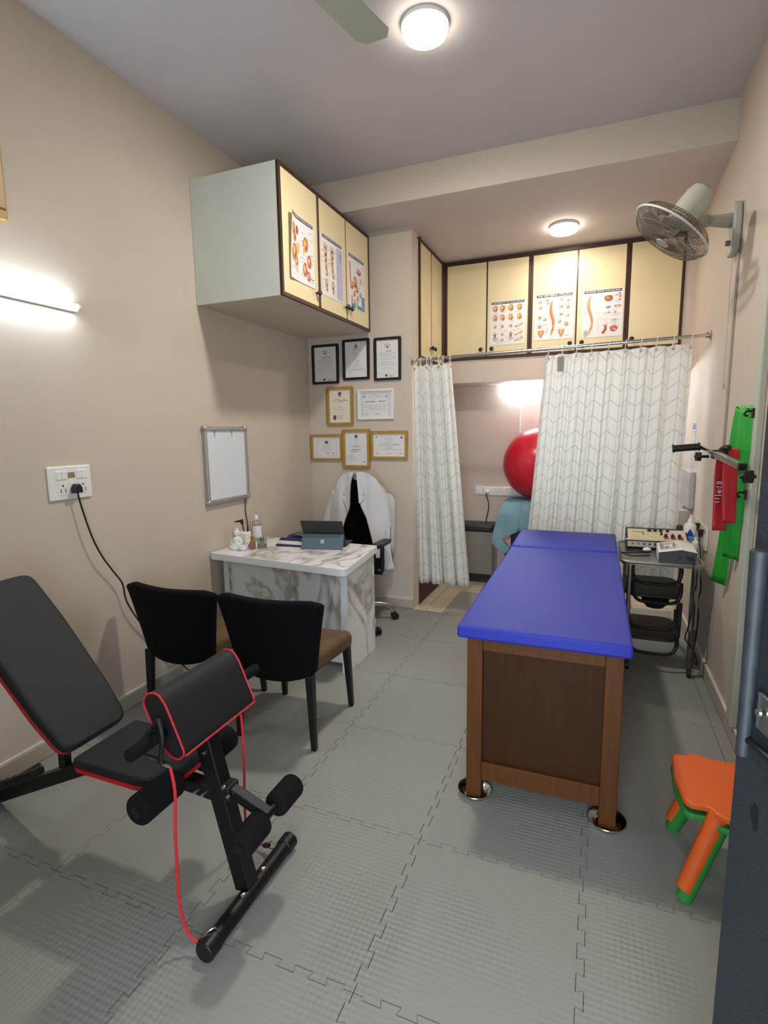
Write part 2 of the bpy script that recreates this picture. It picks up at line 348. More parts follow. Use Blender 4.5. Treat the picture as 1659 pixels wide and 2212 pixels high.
# ---------------------------------------------------------------- interlocking foam mats
XG = [-2.364, -1.705, -1.13, -0.555, 0.015, 0.600, 0.655]; YG = [-0.14, 0.515, 1.115, 1.705, 2.335, 2.955, 3.575, 4.198, 4.85]
T = 0.021
def edge_pts(a, b, fixed, horizontal, teeth):
    """jigsaw line from a to b; dovetail teeth swing half a tooth either side of the grid line"""
    out = [(a, fixed)]
    if teeth:
        m = 0.028; n = max(4, int(round((b-a-2*m)/0.05))); q = (b-a-2*m)/n; e = T*0.2; lv = 0
        for i in range(n):
            nl = T/2 if i % 2 else -T/2; s_ = a+m+q*i; k = e if i else 0
            out += [(s_+k, fixed+lv), (s_-k, fixed+nl)]; lv = nl
        out += [(b-m, fixed+lv), (b-m, fixed)]
    out.append((b, fixed))
    return out if horizontal else [(y, x) for x, y in out]
ncol, nrow = len(XG)-1, len(YG)-1
colname = ['leftmost column', 'second column', 'third column', 'fourth column', 'fifth column', 'strip by the right wall']
rowname = ['row at the doorway', 'second row from the doorway', 'row under the exercise bench', 'row before the visitor chairs', 'row beneath the visitor chairs', 'row under the desk front', 'row beside the office chair', 'row beyond the curtain rod']
for r in range(nrow):
    for c in range(ncol):
        if r == nrow-1 and c < 2: continue
        x0, x1, y0, y1 = XG[c], XG[c+1], YG[r], YG[r+1]
        if r == nrow-1 and c == 2: x0 = -1.165
        bot = edge_pts(x0, x1, y0, True, r > 0 and not (r == nrow-1 and c == 2) and x1-x0 > 0.1)
        top = edge_pts(x0, x1, y1, True, r < nrow-2 and x1-x0 > 0.1) if r < nrow-2 or c > 2 or r == nrow-1 else [(x0, y1), (x1, y1)]
        if r == nrow-1: top = [(x0, y1), (x1, y1)]
        elif r == nrow-2 and c >= 3: top = edge_pts(x0, x1, y1, True, x1-x0 > 0.1)
        rgt = edge_pts(y0, y1, x1, False, c < ncol-2); lft = edge_pts(y0, y1, x0, False, 0 < c < ncol-1 and not (r == nrow-1 and c == 2))
        poly = bot+rgt+top[::-1]+lft[::-1]; pp = []
        for p in poly:
            if not pp or (abs(p[0]-pp[-1][0])+abs(p[1]-pp[-1][1])) > 0.0012: pp.append(p)
        # each corner belongs to both edges: drop crossings by snapping
        cx, cy = (x0+x1)/2, (y0+y1)/2
        sx, sy = (x1-x0-0.0026)/(x1-x0), (y1-y0-0.0026)/(y1-y0)
        pp = [(cx+(p[0]-cx)*sx, cy+(p[1]-cy)*sy) for p in pp]
        bm = B(); zprism(bm, pp, -0.012, 0.0)
        simple('foam_floor_mat', 'grey foam floor mat, %s, %s' % (colname[c], rowname[r]), 'floor mat', bm, M_mat, 'interlocking foam mats on the floor', smooth=False)

# ---------------------------------------------------------------- flat printed things
def ftext(s, size):
    cu = bpy.data.curves.new('t', 'FONT'); cu.body = s; cu.size = size; cu.align_x = 'CENTER'; cu.align_y = 'CENTER'; cu.offset = size*0.015; cu.resolution_u = 2
    o = bpy.data.objects.new('t', cu); me = bpy.data.meshes.new_from_object(o)
    d = [tuple(v.co) for v in me.vertices], [tuple(p.vertices) for p in me.polygons]
    bpy.data.objects.remove(o); bpy.data.curves.remove(cu); bpy.data.meshes.remove(me); return d
class Print:
    """a printed sheet: local u right, v up from its centre, small offsets n outwards"""
    def __init__(s, O, U, V, N, curl=None):
        s.O, s.U, s.V, s.N = Vector(O), Vector(U), Vector(V), Vector(N); s.bm = B(); s.mats = []; s.curl = curl; s.n = 0.001
    def mi(s, m):
        if m not in s.mats: s.mats.append(m)
        return s.mats.index(m)
    def P(s, u, v, n):
        if s.curl: n += s.curl(u, v)
        return s.O+s.U*u+s.V*v+s.N*n
    def poly(s, pts, m, n=0.0008):
        f = s.bm.faces.new([s.bm.verts.new(s.P(u, v, n)) for u, v in pts]); f.material_index = s.mi(m)
    def rect(s, u0, u1, v0, v1, m, n=0.0006, k=1):
        for i in range(k):
            a, b = u0+(u1-u0)*i/k, u0+(u1-u0)*(i+1)/k; s.poly([(a, v0), (b, v0), (b, v1), (a, v1)], m, n)
    def slab(s, w, h, m, t=0.0007, k=10):
        kk = k if s.curl else 1
        for i in range(kk):
            for j in range(kk):
                a, b, c, d = -w/2+w*i/kk, -w/2+w*(i+1)/kk, -h/2+h*j/kk, -h/2+h*(j+1)/kk
                s.poly([(a, c), (b, c), (b, d), (a, d)], m, 0.0004); s.poly([(a, d), (b, d), (b, c), (a, c)], m, -0.0003)
        for (a, c, b, d) in ((-w/2, -h/2, w/2, -h/2), (w/2, -h/2, w/2, h/2), (w/2, h/2, -w/2, h/2), (-w/2, h/2, -w/2, -h/2)):
            for i in range(kk):
                p = (a+(b-a)*i/kk, c+(d-c)*i/kk); q = (a+(b-a)*(i+1)/kk, c+(d-c)*(i+1)/kk)
                f = s.bm.faces.new([s.bm.verts.new(x) for x in (s.P(*p, -0.0003), s.P(*q, -0.0003), s.P(*q, 0.0004), s.P(*p, 0.0004))]); f.material_index = s.mi(m)
    def ell(s, u, v, ru, rv, m, n=0.0009, wob=0, rot=0, k=18):
        pts = []
        for i in range(k):
            t = 2*PI*i/k; q = 1+wob*random.uniform(-1, 1); x, y = ru*q*math.cos(t), rv*q*math.sin(t)
            pts.append((u+x*math.cos(rot)-y*math.sin(rot), v+x*math.sin(rot)+y*math.cos(rot)))
        s.poly(pts, m, n)
    def text(s, t, u, v, size, m, width=None, n=0.0012):
        vs, fs = ftext(t, size)
        if width:
            w_ = max(a[0] for a in vs)-min(a[0] for a in vs); k = width/w_; vs = [(a[0]*k, a[1], 0) for a in vs]
        V = [s.bm.verts.new(s.P(u+a[0], v+a[1], n)) for a in vs]
        for f in fs:
            try: s.bm.faces.new([V[i] for i in f]).material_index = s.mi(m)
            except ValueError: pass
    def greek(s, u0, u1, v, h, m, n=0.0008, dens=0.85):
        u = u0
        while u < u1-h:
            l = min(random.uniform(1.5, 5)*h, u1-u)
            if random.random() < dens: s.rect(u, u+l, v-h*0.35, v+h*0.35, m, n)
            u += l+h*0.6
    def line(s, pts, wd, m, n=0.0009):
        for (a, b), (c, d) in zip(pts, pts[1:]):
            l = math.hypot(c-a, d-b) or 1; px, py = -(d-b)/l*wd/2, (c-a)/l*wd/2
            s.poly([(a+px, b+py), (c+px, d+py), (c-px, d-py), (a-px, b-py)], m, n)
    def done(s, name, label, cat, group=None, parent=None):
        o = bpy.data.meshes.new(name); c = s.O.copy(); bmesh.ops.translate(s.bm, verts=s.bm.verts[:], vec=-c); s.bm.to_mesh(o); s.bm.free()
        ob = bpy.data.objects.new(name, o); COL.objects.link(ob)
        for m in s.mats: o.materials.append(m)
        ob.location = c-(WL[parent.name] if parent else Vector((0, 0, 0))); ob.parent = parent; WL[ob.name] = c
        return tag(ob, label, cat, group)
def blob(p, u, v, r, cols, asp=1.0, rot=0):
    p.ell(u, v, r, r*asp, cols[0], 0.0009, 0.13, rot); p.ell(u-r*0.2, v+r*0.15, r*0.55, r*asp*0.55, cols[1], 0.0011, 0.2, rot)
    if len(cols) > 2: p.ell(u+r*0.25, v-r*0.3*asp, r*0.3, r*asp*0.3, cols[2], 0.0013, 0.2, rot)
def spine(p, u, v0, v1, amp, w_, m1, m2):
    n = 24
    for i in range(n):
        t = i/(n-1); y = v1+(v0-v1)*t; x = u+amp*math.sin(2*PI*(t*1.05+0.02))*(-1); ww = w_*(0.45+0.75*math.sin(PI*min(1, t*1.25))**0.8) if t < 0.8 else w_*(1.1-(t-0.8)*4)
        h = abs(v1-v0)/n*0.5
        p.ell(x, y, max(ww, 0.003), h*1.15, m1, 0.0009, 0.05, k=10); p.ell(x-ww*0.2, y, max(ww*0.35, 0.002), h*0.6, m2, 0.0011, 0.1, k=8)
        if 0.1 < t < 0.85: p.line([(x+ww*0.8, y), (x+ww*1.5, y-h*0.9)], h*0.6, m2, 0.001)

# ---------------------------------------------------------------- cabinets
def knob(parent, p, d):
    bm = B(); lathe(bm, [(0, 0), (0.009, 0), (0.006, 0.008), (0.006, 0.014), (0.016, 0.02), (0.019, 0.028), (0.015, 0.035), (0, 0.038)], p, d, 16); return obj('knob', bm, M_black, parent)
# grey wall cabinet over the desk; fronts face +x at XF
XF = -1.746; Z0, Z1 = 2.312, 3.045
YD = [2.827, 3.285, 3.695, 4.122]
units = [(2.827, 3.285, 1), (3.285, 4.122, 2)]
cabs = []
c1 = thing('wall_cabinet', 'grey laminate wall cabinet with cream doors edged in dark wood, over the marble desk', 'cabinet', (-2.06, 3.47, Z0))
bm = B(); box(bm, XL+0.001, XF-0.02, 2.827, 4.125, Z0, Z1); bm.normal_update(); bmesh.ops.recalc_face_normals(bm, faces=bm.faces[:])
for f in bm.faces: f.material_index = 1 if f.normal.z < -.5 else 0
obj('body', bm, [M_lam, M_wall], c1, smooth=False, bevel=0.002)
bm = B(); yb = [2.827, 3.272, 3.296, 4.122]
box(bm, XF-0.02, XF, 2.826, 2.846, Z0, Z1); box(bm, XF-0.02, XF, 4.105, 4.125, Z0, Z1); box(bm, XF-0.02, XF, 3.272, 3.298, Z0+.018, Z1-.02)
box(bm, XF-0.02, XF, 2.846, 4.105, Z0, Z0+0.02); box(bm, XF-0.02, XF, 2.846, 4.105, Z1-0.022, Z1); obj('front_frame', bm, M_edge, c1, smooth=False, bevel=0.003)
doors = []
for (a, b, ky) in ((2.848, 3.270, 3.235), (3.300, 3.694, 3.672), (3.702, 4.103, 3.735)):
    bm = B(); box(bm, XF-0.019, XF-0.003, a, b, Z0+0.023, Z1-0.025); d = obj('door', bm, M_cream, c1, smooth=False, bevel=0.002); knob(d, (XF-0.003, ky, Z0+0.10), (1, 0, 0)); doors.append(d)
bm = B(); box(bm, XF-0.018, XF-0.002, 3.6945, 3.7015, Z0+0.02, Z1-0.022); obj('edge_strip', bm, M_edge, c1, smooth=False)

# back cabinets; fronts face -y at YB
YB = 5.05; BZ0, BZ1 = 2.165, 3.045
def backcab(x0, x1, splits, knobs, label, loc):
    t = thing('wall_cabinet', label, 'cabinet', loc, 'high cream cabinets along the back wall')
    bm = B(); box(bm, x0, x1, YB+0.02, 5.5, BZ0, BZ1); obj('body', bm, M_cream, t, smooth=False)
    bm = B(); e = 0.018
    box(bm, x0, x0+e, YB, YB+0.02, BZ0, BZ1); box(bm, x1-e, x1, YB, YB+0.02, BZ0, BZ1); box(bm, x0+e, x1-e, YB, YB+0.02, BZ0, BZ0+0.024); box(bm, x0+e, x1-e, YB, YB+0.02, BZ1-0.03, BZ1)
    obj('front_frame', bm, M_edge, t, smooth=False, bevel=0.003)
    xs = [x0+e]+splits+[x1-e]
    for i, (a, b) in enumerate(zip(xs, xs[1:])):
        l = a+(0.002 if i == 0 else 0.006); r = b-(0.002 if i == len(xs)-2 else 0.006)
        bm = B(); box(bm, l, r, YB+0.003, YB+0.019, BZ0+0.027, BZ1-0.033); d = obj('door', bm, M_cream, t, smooth=False, bevel=0.002); knob(d, (knobs[i], YB+0.003, BZ0+0.085), (0, -1, 0))
    for s in splits: bm = B(); box(bm, s-0.0055, s+0.0055, YB+0.002, YB+0.018, BZ0+0.024, BZ1-0.03); obj('edge_strip', bm, M_edge, t, smooth=False)
    return t
backcab(-1.375, -0.604, [-0.987], [-1.035, -0.935], 'cream back wall cabinet pair with dark wood edging, left unit holding the ligaments poster', (-0.98, 5.27, BZ0))
backcab(-0.604, 0.178, [-0.217], [-0.262, -0.165], 'cream back wall cabinet pair with dark edging, middle unit holding two spine posters', (-0.2, 5.27, BZ0))
backcab(0.178, 0.590, [], [0.225], 'single cream cabinet door with dark edging behind the white wall fan', (0.38, 5.27, BZ0))
XN = -1.400
t = thing('wall_cabinet', 'narrow two door cream cabinet with dark edging on the left side of the curtained niche', 'cabinet', (-1.6, 4.7, 2.12))
bm = B(); box(bm, -1.9, XN-0.02, 4.372, 5.06, 2.12, 3.06); obj('body', bm, M_cream, t, smooth=False)
bm = B(); box(bm, XN-0.02, XN, 4.372, 4.388, 2.12, 3.07); box(bm, XN-0.02, XN, 5.03, 5.048, 2.12, 3.05); box(bm, XN-0.02, XN, 4.388, 5.03, 2.12, 2.14); box(bm, XN-0.02, XN, 4.388, 5.03, 3.035, 3.06); box(bm, XN-0.02, XN-.001, 4.686, 4.696, 2.14, 3.04); obj('front_frame', bm, M_edge, t, smooth=False, bevel=0.002)
for a, b, k in ((4.390, 4.684, 4.655), (4.698, 5.028, 4.735)):
    bm = B(); box(bm, XN-0.018, XN-0.003, a, b, 2.142, 3.033); d = obj('door', bm, M_cream, t, smooth=False); knob(d, (XN-0.003, k, 2.235), (1, 0, 0))
bm = B(); box(bm, -1.9, -1.425, 4.37, 5.5, 3.06, 3.12); box(bm, -2.4, -1.9, 4.34, 5.5, 2.5, 3.1); struct('wall_passage_head', bm, M_niche)
bm = B(); box(bm, XN, -1.375, 5.035, 5.06, 2.12, 3.05); struct('trim_2', bm, M_edge)

# ---------------------------------------------------------------- anatomy posters
def Lp(y, z, w, h, curl=None): return Print((XF-0.0015, y, z), (0, 1, 0), (0, 0, 1), (1, 0, 0), curl)
def Bp(x, z): return Print((x, YB+0.0015, z), (1, 0, 0), (0, 0, 1), (0, -1, 0))
def header(p, w, h, text):
    k = 10 if p.curl else 1
    p.rect(-w*0.46, w*0.46, h/2-0.028, h/2-0.006, M_hdr, 0.0008, k); p.text(text, 0, h/2-0.017, 0.017, M_paper, w*0.86)
OR = (M_org, M_org3, M_org2)
curl = lambda u, v: 0.034*max(0, (-u-0.02)/0.14)**2*max(0.35, (v+0.25)/0.44)+0.002
p = Lp(3.062, 2.624, .31, .385, curl); w_, h_ = .31, .385; p.slab(w_, h_, M_paper); header(p, w_, h_, 'THE ANATOMY OF THE HEAD AND NECK')
for u, v, r in ((-.112, .095, .026), (-.093, .055, .022), (.045, .045, .033), (-.098, -.035, .036), (-.075, -.085, .024), (.085, -.045, .028), (.03, -.105, .03), (.075, -.135, .022)): blob(p, u, v, r, OR if v > -.04 or u < 0 else (M_redp, M_org3, M_org), 1.35)
p.ell(-.058, .1, .017, .026, M_org2, .0012, .05); p.ell(-.05, -.0, .02, .036, M_org3, .0012, .05); p.ell(.02, .0, .012, .03, M_org3, .001, .2); p.ell(-.07, -.12, .014, .03, M_org3, .001, .2)
for i in range(34): u = random.choice((-.13, -.03, .0, .1)); p.greek(u, u+.04, random.uniform(-.17, .14), .004, M_ink)
p.done('anatomy_poster', 'head and neck anatomy poster with its left edge curling off the first cabinet door', 'poster', 'anatomy posters on the cabinet doors')
w_, h_ = .315, .393; p = Lp(3.478, 2.624, w_, h_); p.slab(w_, h_, M_paper); header(p, w_, h_, 'UNDERSTANDING ARTHRITIS')
p.rect(.062, .152, -.185, .155, M_lil); p.rect(.115, .128, .07, .13, mat('print_purple', '#6a5a92', .5), .0008)
for i in range(46): p.greek(.068, .148, -.18+i*.0072, .003, M_paper, .0009)
tan = (mat('print_tan', '#b08b5c', .5), M_org3, M_org2); gry = (mat('print_stone', '#a49c8c', .5), M_org3, tan[0])
for u in (-.10, -.005):
    for k in range(5): p.line([(u+(k-2)*.008, .10), (u+(k-2)*.014, .145-abs(k-2)*.006)], .006, tan[0])
    blob(p, u, .085, .021, tan, 1.5); blob(p, u, .045, .02, tan, 1.2); blob(p, u+.003, -.0, .018, tan, 1.6); blob(p, u+.012, -.045, .019, tan, 1.2); blob(p, u+.005, -.11, .022, gry, 1.3); blob(p, u+.008, -.145, .015, tan, 1.7)
for i in range(30): u = random.choice((-.145, -.06, .03)); p.greek(u, u+.03, random.uniform(-.17, .15), .0035, M_ink)
p.done('anatomy_poster', 'arthritis poster with hand and foot drawings and a lilac column, on the middle cabinet door', 'poster', 'anatomy posters on the cabinet doors')
w_, h_ = .295, .38; p = Lp(3.878, 2.628, w_, h_); p.slab(w_, h_, M_paper); header(p, w_, h_, 'DISEASES OF THE JOINTS')
RD = (M_redp, M_org3, mat('print_maroon', '#8a4444', .5))
p.line([(-.12, .13), (-.112, .0), (-.095, -.03)], .02, M_org, .0008)
for u, v, r, c, a in ((-.09, -.035, .028, RD, 1), (-.03, -.0, .03, RD, 1.4), (.0, -.045, .024, RD, 1.2), (.045, .085, .032, RD, .7), (.02, .09, .022, RD, .9), (.075, .03, .017, gry, 1.2), (-.05, -.085, .018, RD, 1.3), (.01, -.11, .017, RD, 1.3), (.065, -.075, .018, (M_blup, M_lil, M_redp), 1.2), (-.09, -.13, .012, RD, 2), (-.045, -.14, .014, RD, 1.3), (.0, -.145, .014, RD, .8)): blob(p, u, v, r, c, a)
p.rect(-.105, -.02, -.185, -.158, M_teal); p.rect(.0, .1, -.185, -.158, M_teal); p.rect(.085, .14, -.15, -.08, M_blup); p.rect(.105, .14, -.185, -.15, M_blup, .0009)
for i in range(26): u = random.choice((-.06, .03, .1)); p.greek(u, u+.035, random.uniform(-.15, .14), .0035, M_ink)
p.done('anatomy_poster', 'poster with red drawings and teal boxes, on the cabinet door nearest the certificates', 'poster', 'anatomy posters on the cabinet doors')
w_, h_ = .315, .382; p = Bp(-.80, 2.472); p.slab(w_, h_, M_paper); header(p, w_, h_, 'LIGAMENTS OF THE JOINTS')
tanl = (mat('print_bone', '#b98a58', .5), M_org3, M_org2)
for j, v in enumerate((.125, .045, -.03, -.1, -.15)):
    for i, u in enumerate((-.11, -.045, .03, .105)):
        if j >= 3 and i in (0, 2):
            if j == 3:
                for k in range(5): p.line([(u, v+.0), (u+(k-2)*.011, v-.06+abs(k-2)*.006)], .0045, tanl[0])
                blob(p, u, v+.004, .013, tanl, 1.3)
            continue
        if j >= 2 and i == 3: p.line([(u-.04, v-.012), (u+.0, v-.003), (u+.03, v+.018)], .012, tanl[0]); p.ell(u-.0, v, .02, .011, tanl[1], .001, .2); continue
        blob(p, u, v, (.024, .022, .014, .012, .012)[j], tanl, 1.25 if j < 2 else 1.0, random.uniform(-.4, .4))
for i in range(60): u = random.uniform(-.145, .11); p.greek(u, u+.03, random.uniform(-.175, .15), .003, M_ink, .0007)
p.done('anatomy_poster', 'ligaments poster of small joint and hand drawings, leftmost of the three back posters', 'poster', 'anatomy posters on the back cabinets')
w_, h_ = .322, .386; p = Bp(-.402, 2.488); p.slab(w_, h_, M_paper); header(p, w_, h_, 'THE VERTEBRAL COLUMN')
spine(p, -.015, -.155, .125, .012, .013, M_org, M_org2)
for u, v, r in ((-.115, .13, .015), (-.06, .14, .014), (-.05, .115, .013), (-.115, .08, .014), (-.12, .0, .016), (-.075, -.02, .016), (-.12, -.075, .017), (.06, .135, .012), (.115, .125, .013), (.06, .08, .015), (.115, .07, .015), (.06, .015, .014), (.115, .0, .014), (.05, -.045, .015), (.105, -.07, .018)): blob(p, u, v, r, OR, random.uniform(.6, 1.0), random.uniform(-.5, .5))
for u in (-.105, .065): p.poly([(u-.028, -.11), (u+.028, -.11), (u+.02, -.145), (u, -.178), (u-.02, -.145)], M_org, .0009); p.poly([(u-.014, -.115), (u+.014, -.115), (u, -.16)], M_org3, .0011)
p.rect(-.055, -.035, .03, .06, M_pink); p.rect(-.06, -.04, -.13, -.1, M_pink)
for i in range(60): u = random.choice((-.145, -.09, .03, .09)); p.greek(u, u+.04, random.uniform(-.17, .15), .003, M_ink, .0007)
p.done('anatomy_poster', 'vertebral column poster with one orange spine down its middle, second back cabinet pair', 'poster', 'anatomy posters on the back cabinets')
w_, h_ = .318, .388; p = Bp(-.011, 2.481); p.slab(w_, h_, M_paper); header(p, w_, h_, 'HUMAN SPINE DISORDERS')
spine(p, -.095, -.165, .14, .016, .012, M_org, M_org3)
p.line([(-.13, .10), (-.142, .03), (-.13, -.02)], .006, M_grnp); p.ell(-.125, -.16, .02, .03, M_grnp, .0007, .05); p.ell(-.03, .0, .012, .16, mat('print_ghost', '#d3cfcf', .5), .0007, .1)
blob(p, .045, .115, .034, (M_org2, M_org, M_blup), .75); blob(p, .045, .045, .02, (M_blup, M_lil), .55)
for u, v in ((.13, .15), (.132, .125), (.13, .1), (.1, .05), (.13, .05), (.05, -.0), (.1, .0)): blob(p, u, v, .011, OR, .8)
for u in (-.005, .02, .045): p.line([(u, -.03), (u, -.065)], .006, M_pink)
p.line([(.03, -.10), (.03, -.14), (.005, -.165)], .02, M_org2); blob(p, .095, -.13, .03, (M_redp, M_org, M_org3), .9)
for i in range(46): u = random.choice((.0, .07, .1)); p.greek(u, u+.045, random.uniform(-.17, .15), .003, M_ink, .0007)
p.done('anatomy_poster', 'spine disorders poster with the spine at its left, beside the blank back cabinet door', 'poster', 'anatomy posters on the back cabinets')

# ---------------------------------------------------------------- framed certificates on the desk wall (y = 4.22)
def cert(x0, z0, x1, z1, fm, fw, label, kind, tilt=0):
    cx, cz, w_, h_ = (x0+x1)/2, (z0+z1)/2, abs(x1-x0), abs(z1-z0); Y = 4.2195
    t = thing('certificate_frame', label, 'framed certificate', (cx, Y, min(z0, z1)), 'framed certificates over the office chair')
    bm = B()
    for a, b, c, d in ((-w_/2, w_/2, h_/2-fw, h_/2), (-w_/2, w_/2, -h_/2, -h_/2+fw), (-w_/2, -w_/2+fw, -h_/2+fw, h_/2-fw), (w_/2-fw, w_/2, -h_/2+fw, h_/2-fw)): box(bm, cx+a, cx+b, Y-0.018, Y, cz+c, cz+d)
    bmesh.ops.remove_doubles(bm, verts=bm.verts[:], dist=1e-5)
    f = obj('frame', bm, fm, t, smooth=False, bevel=0.003)
    p = Print((cx, Y-0.008, cz), (1, 0, 0), (0, 0, 1), (0, -1, 0)); iw, ih = w_-2*fw+.002, h_-2*fw+.002; pm = M_cpaper if kind == 'crest' else M_paper
    p.slab(iw, ih, pm); H = ih
    def lines(v0, v1, n, wd, m=M_ink, hh=.0032):
        for i in range(n):
            v = v0+(v1-v0)*i/max(1, n-1); k = wd*random.uniform(.6, 1)/2; p.greek(-k, k, v, hh, m)
    if kind == 'uni':
        p.ell(0, H*.31, .011, .012, M_redp); p.ell(0, H*.31, .006, .007, M_ink, .001)
        for k in range(9): t_ = PI*(.15+.7*k/8); p.ell(.026*math.cos(t_), H*.30+.026*math.sin(t_), .004, .003, M_redp, k=8)
        lines(H*.2, H*.2, 1, iw*.5, M_inkd, .006); lines(H*.15, -H*.02, 6, iw*.8); lines(-H*.08, -H*.16, 3, iw*.85); lines(-H*.22, -H*.25, 2, iw*.6)
        for u in (-.3, .0, .3): p.greek(u*iw-.014, u*iw+.014, -H*.39, .004, M_ink)
        p.rect(iw*.08, iw*.24, -H*.46, -H*.445, M_inkd); p.rect(-iw*.12, -iw*.02, -H*.46, -H*.41, M_inkd)
    elif kind == 'royal':
        p.ell(0, H*.36, .013, .016, M_ink, .0009, .25); p.ell(0, H*.42, .004, .008, M_inkd); p.ell(-.012, H*.35, .005, .01, M_ink, .001, .3); p.ell(.012, H*.35, .005, .01, M_ink, .001, .3)
        lines(H*.27, H*.27, 1, iw*.5, M_inkd, .005); lines(H*.2, -.0, 5, iw*.35); lines(-H*.04, -H*.2, 5, iw*.4); lines(-H*.27, -H*.29, 2, iw*.75)
        for u in (-.28, .3): p.greek(u*iw-.018, u*iw+.018, -H*.34, .006, M_ink)
    elif kind == 'crest':
        p.poly([(-.014, H*.4), (.014, H*.4), (.015, H*.33), (0, H*.27), (-.015, H*.33)], M_redp); p.poly([(-.015, H*.41), (-.007, H*.43), (0, H*.40), (.007, H*.43), (.015, H*.41), (.012, H*.37), (-.012, H*.37)], M_inkd, .001)
        lines(H*.2, H*.16, 2, iw*.8, M_inkd, .005); lines(H*.12, H*.12, 1, iw*.4); lines(H*.03, H*.03, 1, iw*.25); lines(-H*.04, -H*.04, 1, iw*.3, M_inkd, .005); lines(-H*.1, -H*.1, 1, iw*.65)
        p.ell(-iw*.26, -H*.34, .015, .022, mat('seal_maroon', '#7d3a36', .5)); lines(-H*.28, -H*.38, 4, iw*.3)
    elif kind == 'fellow':
        b_ = M_ink
        for q in (.42, .40): p.line([(-iw*q, -H*.44), (-iw*q, H*q), (iw*q, H*q), (iw*q, -H*.44)], .002, b_)
        p.ell(-iw*.34, H*.3, .01, .01, b_); p.ell(iw*.33, H*.28, .012, .014, b_); p.ell(iw*.33, H*.28, .007, .009, pm, .0011); lines(H*.32, H*.28, 2, iw*.5); lines(H*.1, H*.1, 1, iw*.8, M_inkd, .007)
        lines(-H*.04, -H*.22, 4, iw*.76)
        for u in (-.28, .05, .32): p.greek(u*iw-.02, u*iw+.02, -H*.38, .006, b_)
    elif kind == 'green':
        p.line([(-iw*.36, -H*.4), (-iw*.36, H*.36), (iw*.36, H*.36), (iw*.36, -H*.4), (-iw*.36, -H*.4)], .0018, M_ink)
        p.rect(-.018, .018, H*.18, H*.3, mat('seal_green', '#3f6c4f', .5)); lines(H*.1, -H*.02, 4, iw*.35); lines(-H*.08, -H*.14, 2, iw*.5)
        for u in (-.2, .02, .25): p.greek(u*iw-.016, u*iw+.016, -H*.27, .008, M_ink)
    elif kind == 'tall':
        p.ell(0, H*.37, .015, .016, mat('seal_blue', '#4c6370', .5)); lines(H*.28, H*.15, 3, iw*.25); lines(H*.08, H*.08, 1, iw*.35, M_inkd, .006); lines(H*.03, H*.03, 1, iw*.5); lines(-H*.03, -H*.08, 2, iw*.6, M_inkd, .006)
        for i in range(5): p.greek(-iw*.42, -iw*.05, -H*(.18+.045*i), .004, M_ink)
        p.greek(iw*.12, iw*.42, -H*.4, .009, M_ink); p.greek(-iw*.42, -iw*.2, -H*.42, .006, M_ink)
    else:
        p.ell(-iw*.4, H*.35, .007, .01, M_ink, .001, .3); p.poly([(iw*.34, H*.3), (iw*.45, H*.3), (iw*.40, H*.38)], M_inkd)
        lines(H*.4, H*.4, 1, iw*.7); lines(H*.32, H*.12, 4, iw*.3); lines(H*.05, H*.0, 2, iw*.75, M_inkd); lines(-H*.08, -H*.14, 2, iw*.4); lines(-H*.2, -H*.2, 1, iw*.85)
        for u in (-.36, .0, .38): p.greek(u*iw-.02, u*iw+.02, -H*.36, .006, M_ink)
    p.done('certificate', None, None, parent=t)
    return t
cert(-2.334, 2.261, -2.083, 1.93, M_black, .0205, 'black framed certificate, leftmost of the top row under the wall cabinet', 'uni')
cert(-2.039, 2.285, -1.797, 1.952, M_black, .0205, 'black framed certificate with a grey crest at its top, middle of the top row', 'royal')
cert(-1.751, 2.279, -1.518, 1.935, M_black, .0205, 'black framed certificate with an arched red heading, right end of the top row', 'uni')
cert(-2.203, 1.902, -1.955, 1.574, M_gold, .024, 'gold framed cream certificate with a dark red seal at its lower left', 'crest')
cert(-1.911, 1.870, -1.582, 1.619, M_white, .016, 'white framed certificate with a double blue border, right of the red seal one', 'fellow')
cert(-2.374, 1.500, -2.066, 1.270, M_gold, .022, 'gold framed wide certificate with a small green emblem, bottom row left', 'green')
cert(-2.062, 1.540, -1.804, 1.206, M_gold, .026, 'gold framed upright certificate above the coat, bottom row middle', 'tall')
cert(-1.797, 1.522, -1.466, 1.283, M_gold, .024, 'gold framed wide certificate at the right end of the bottom row', 'last')

# picture frame at the far left of the left wall
bm = B(); box(bm, XL, XL+0.03, 1.10, 1.655, 2.40, 2.62)
bm.free(); t = thing('picture_frame', 'ornate gold picture frame cut off by the left edge of the photo', 'picture frame', (XL, 1.35, 2.41))
bm = B()
for a, b, c, d in ((1.05, 1.655, 2.41, 2.45), (1.05, 1.655, 2.66, 2.70), (1.615, 1.655, 2.45, 2.66), (1.05, 1.09, 2.45, 2.66)): box(bm, XL, XL+0.03, a, b, c, d)
obj('frame', bm, M_gold, t, smooth=False, bevel=0.006)
bm = B(); box(bm, XL, XL+0.01, 1.09, 1.615, 2.45, 2.66); obj('picture', bm, M_cpaper, t, smooth=False)

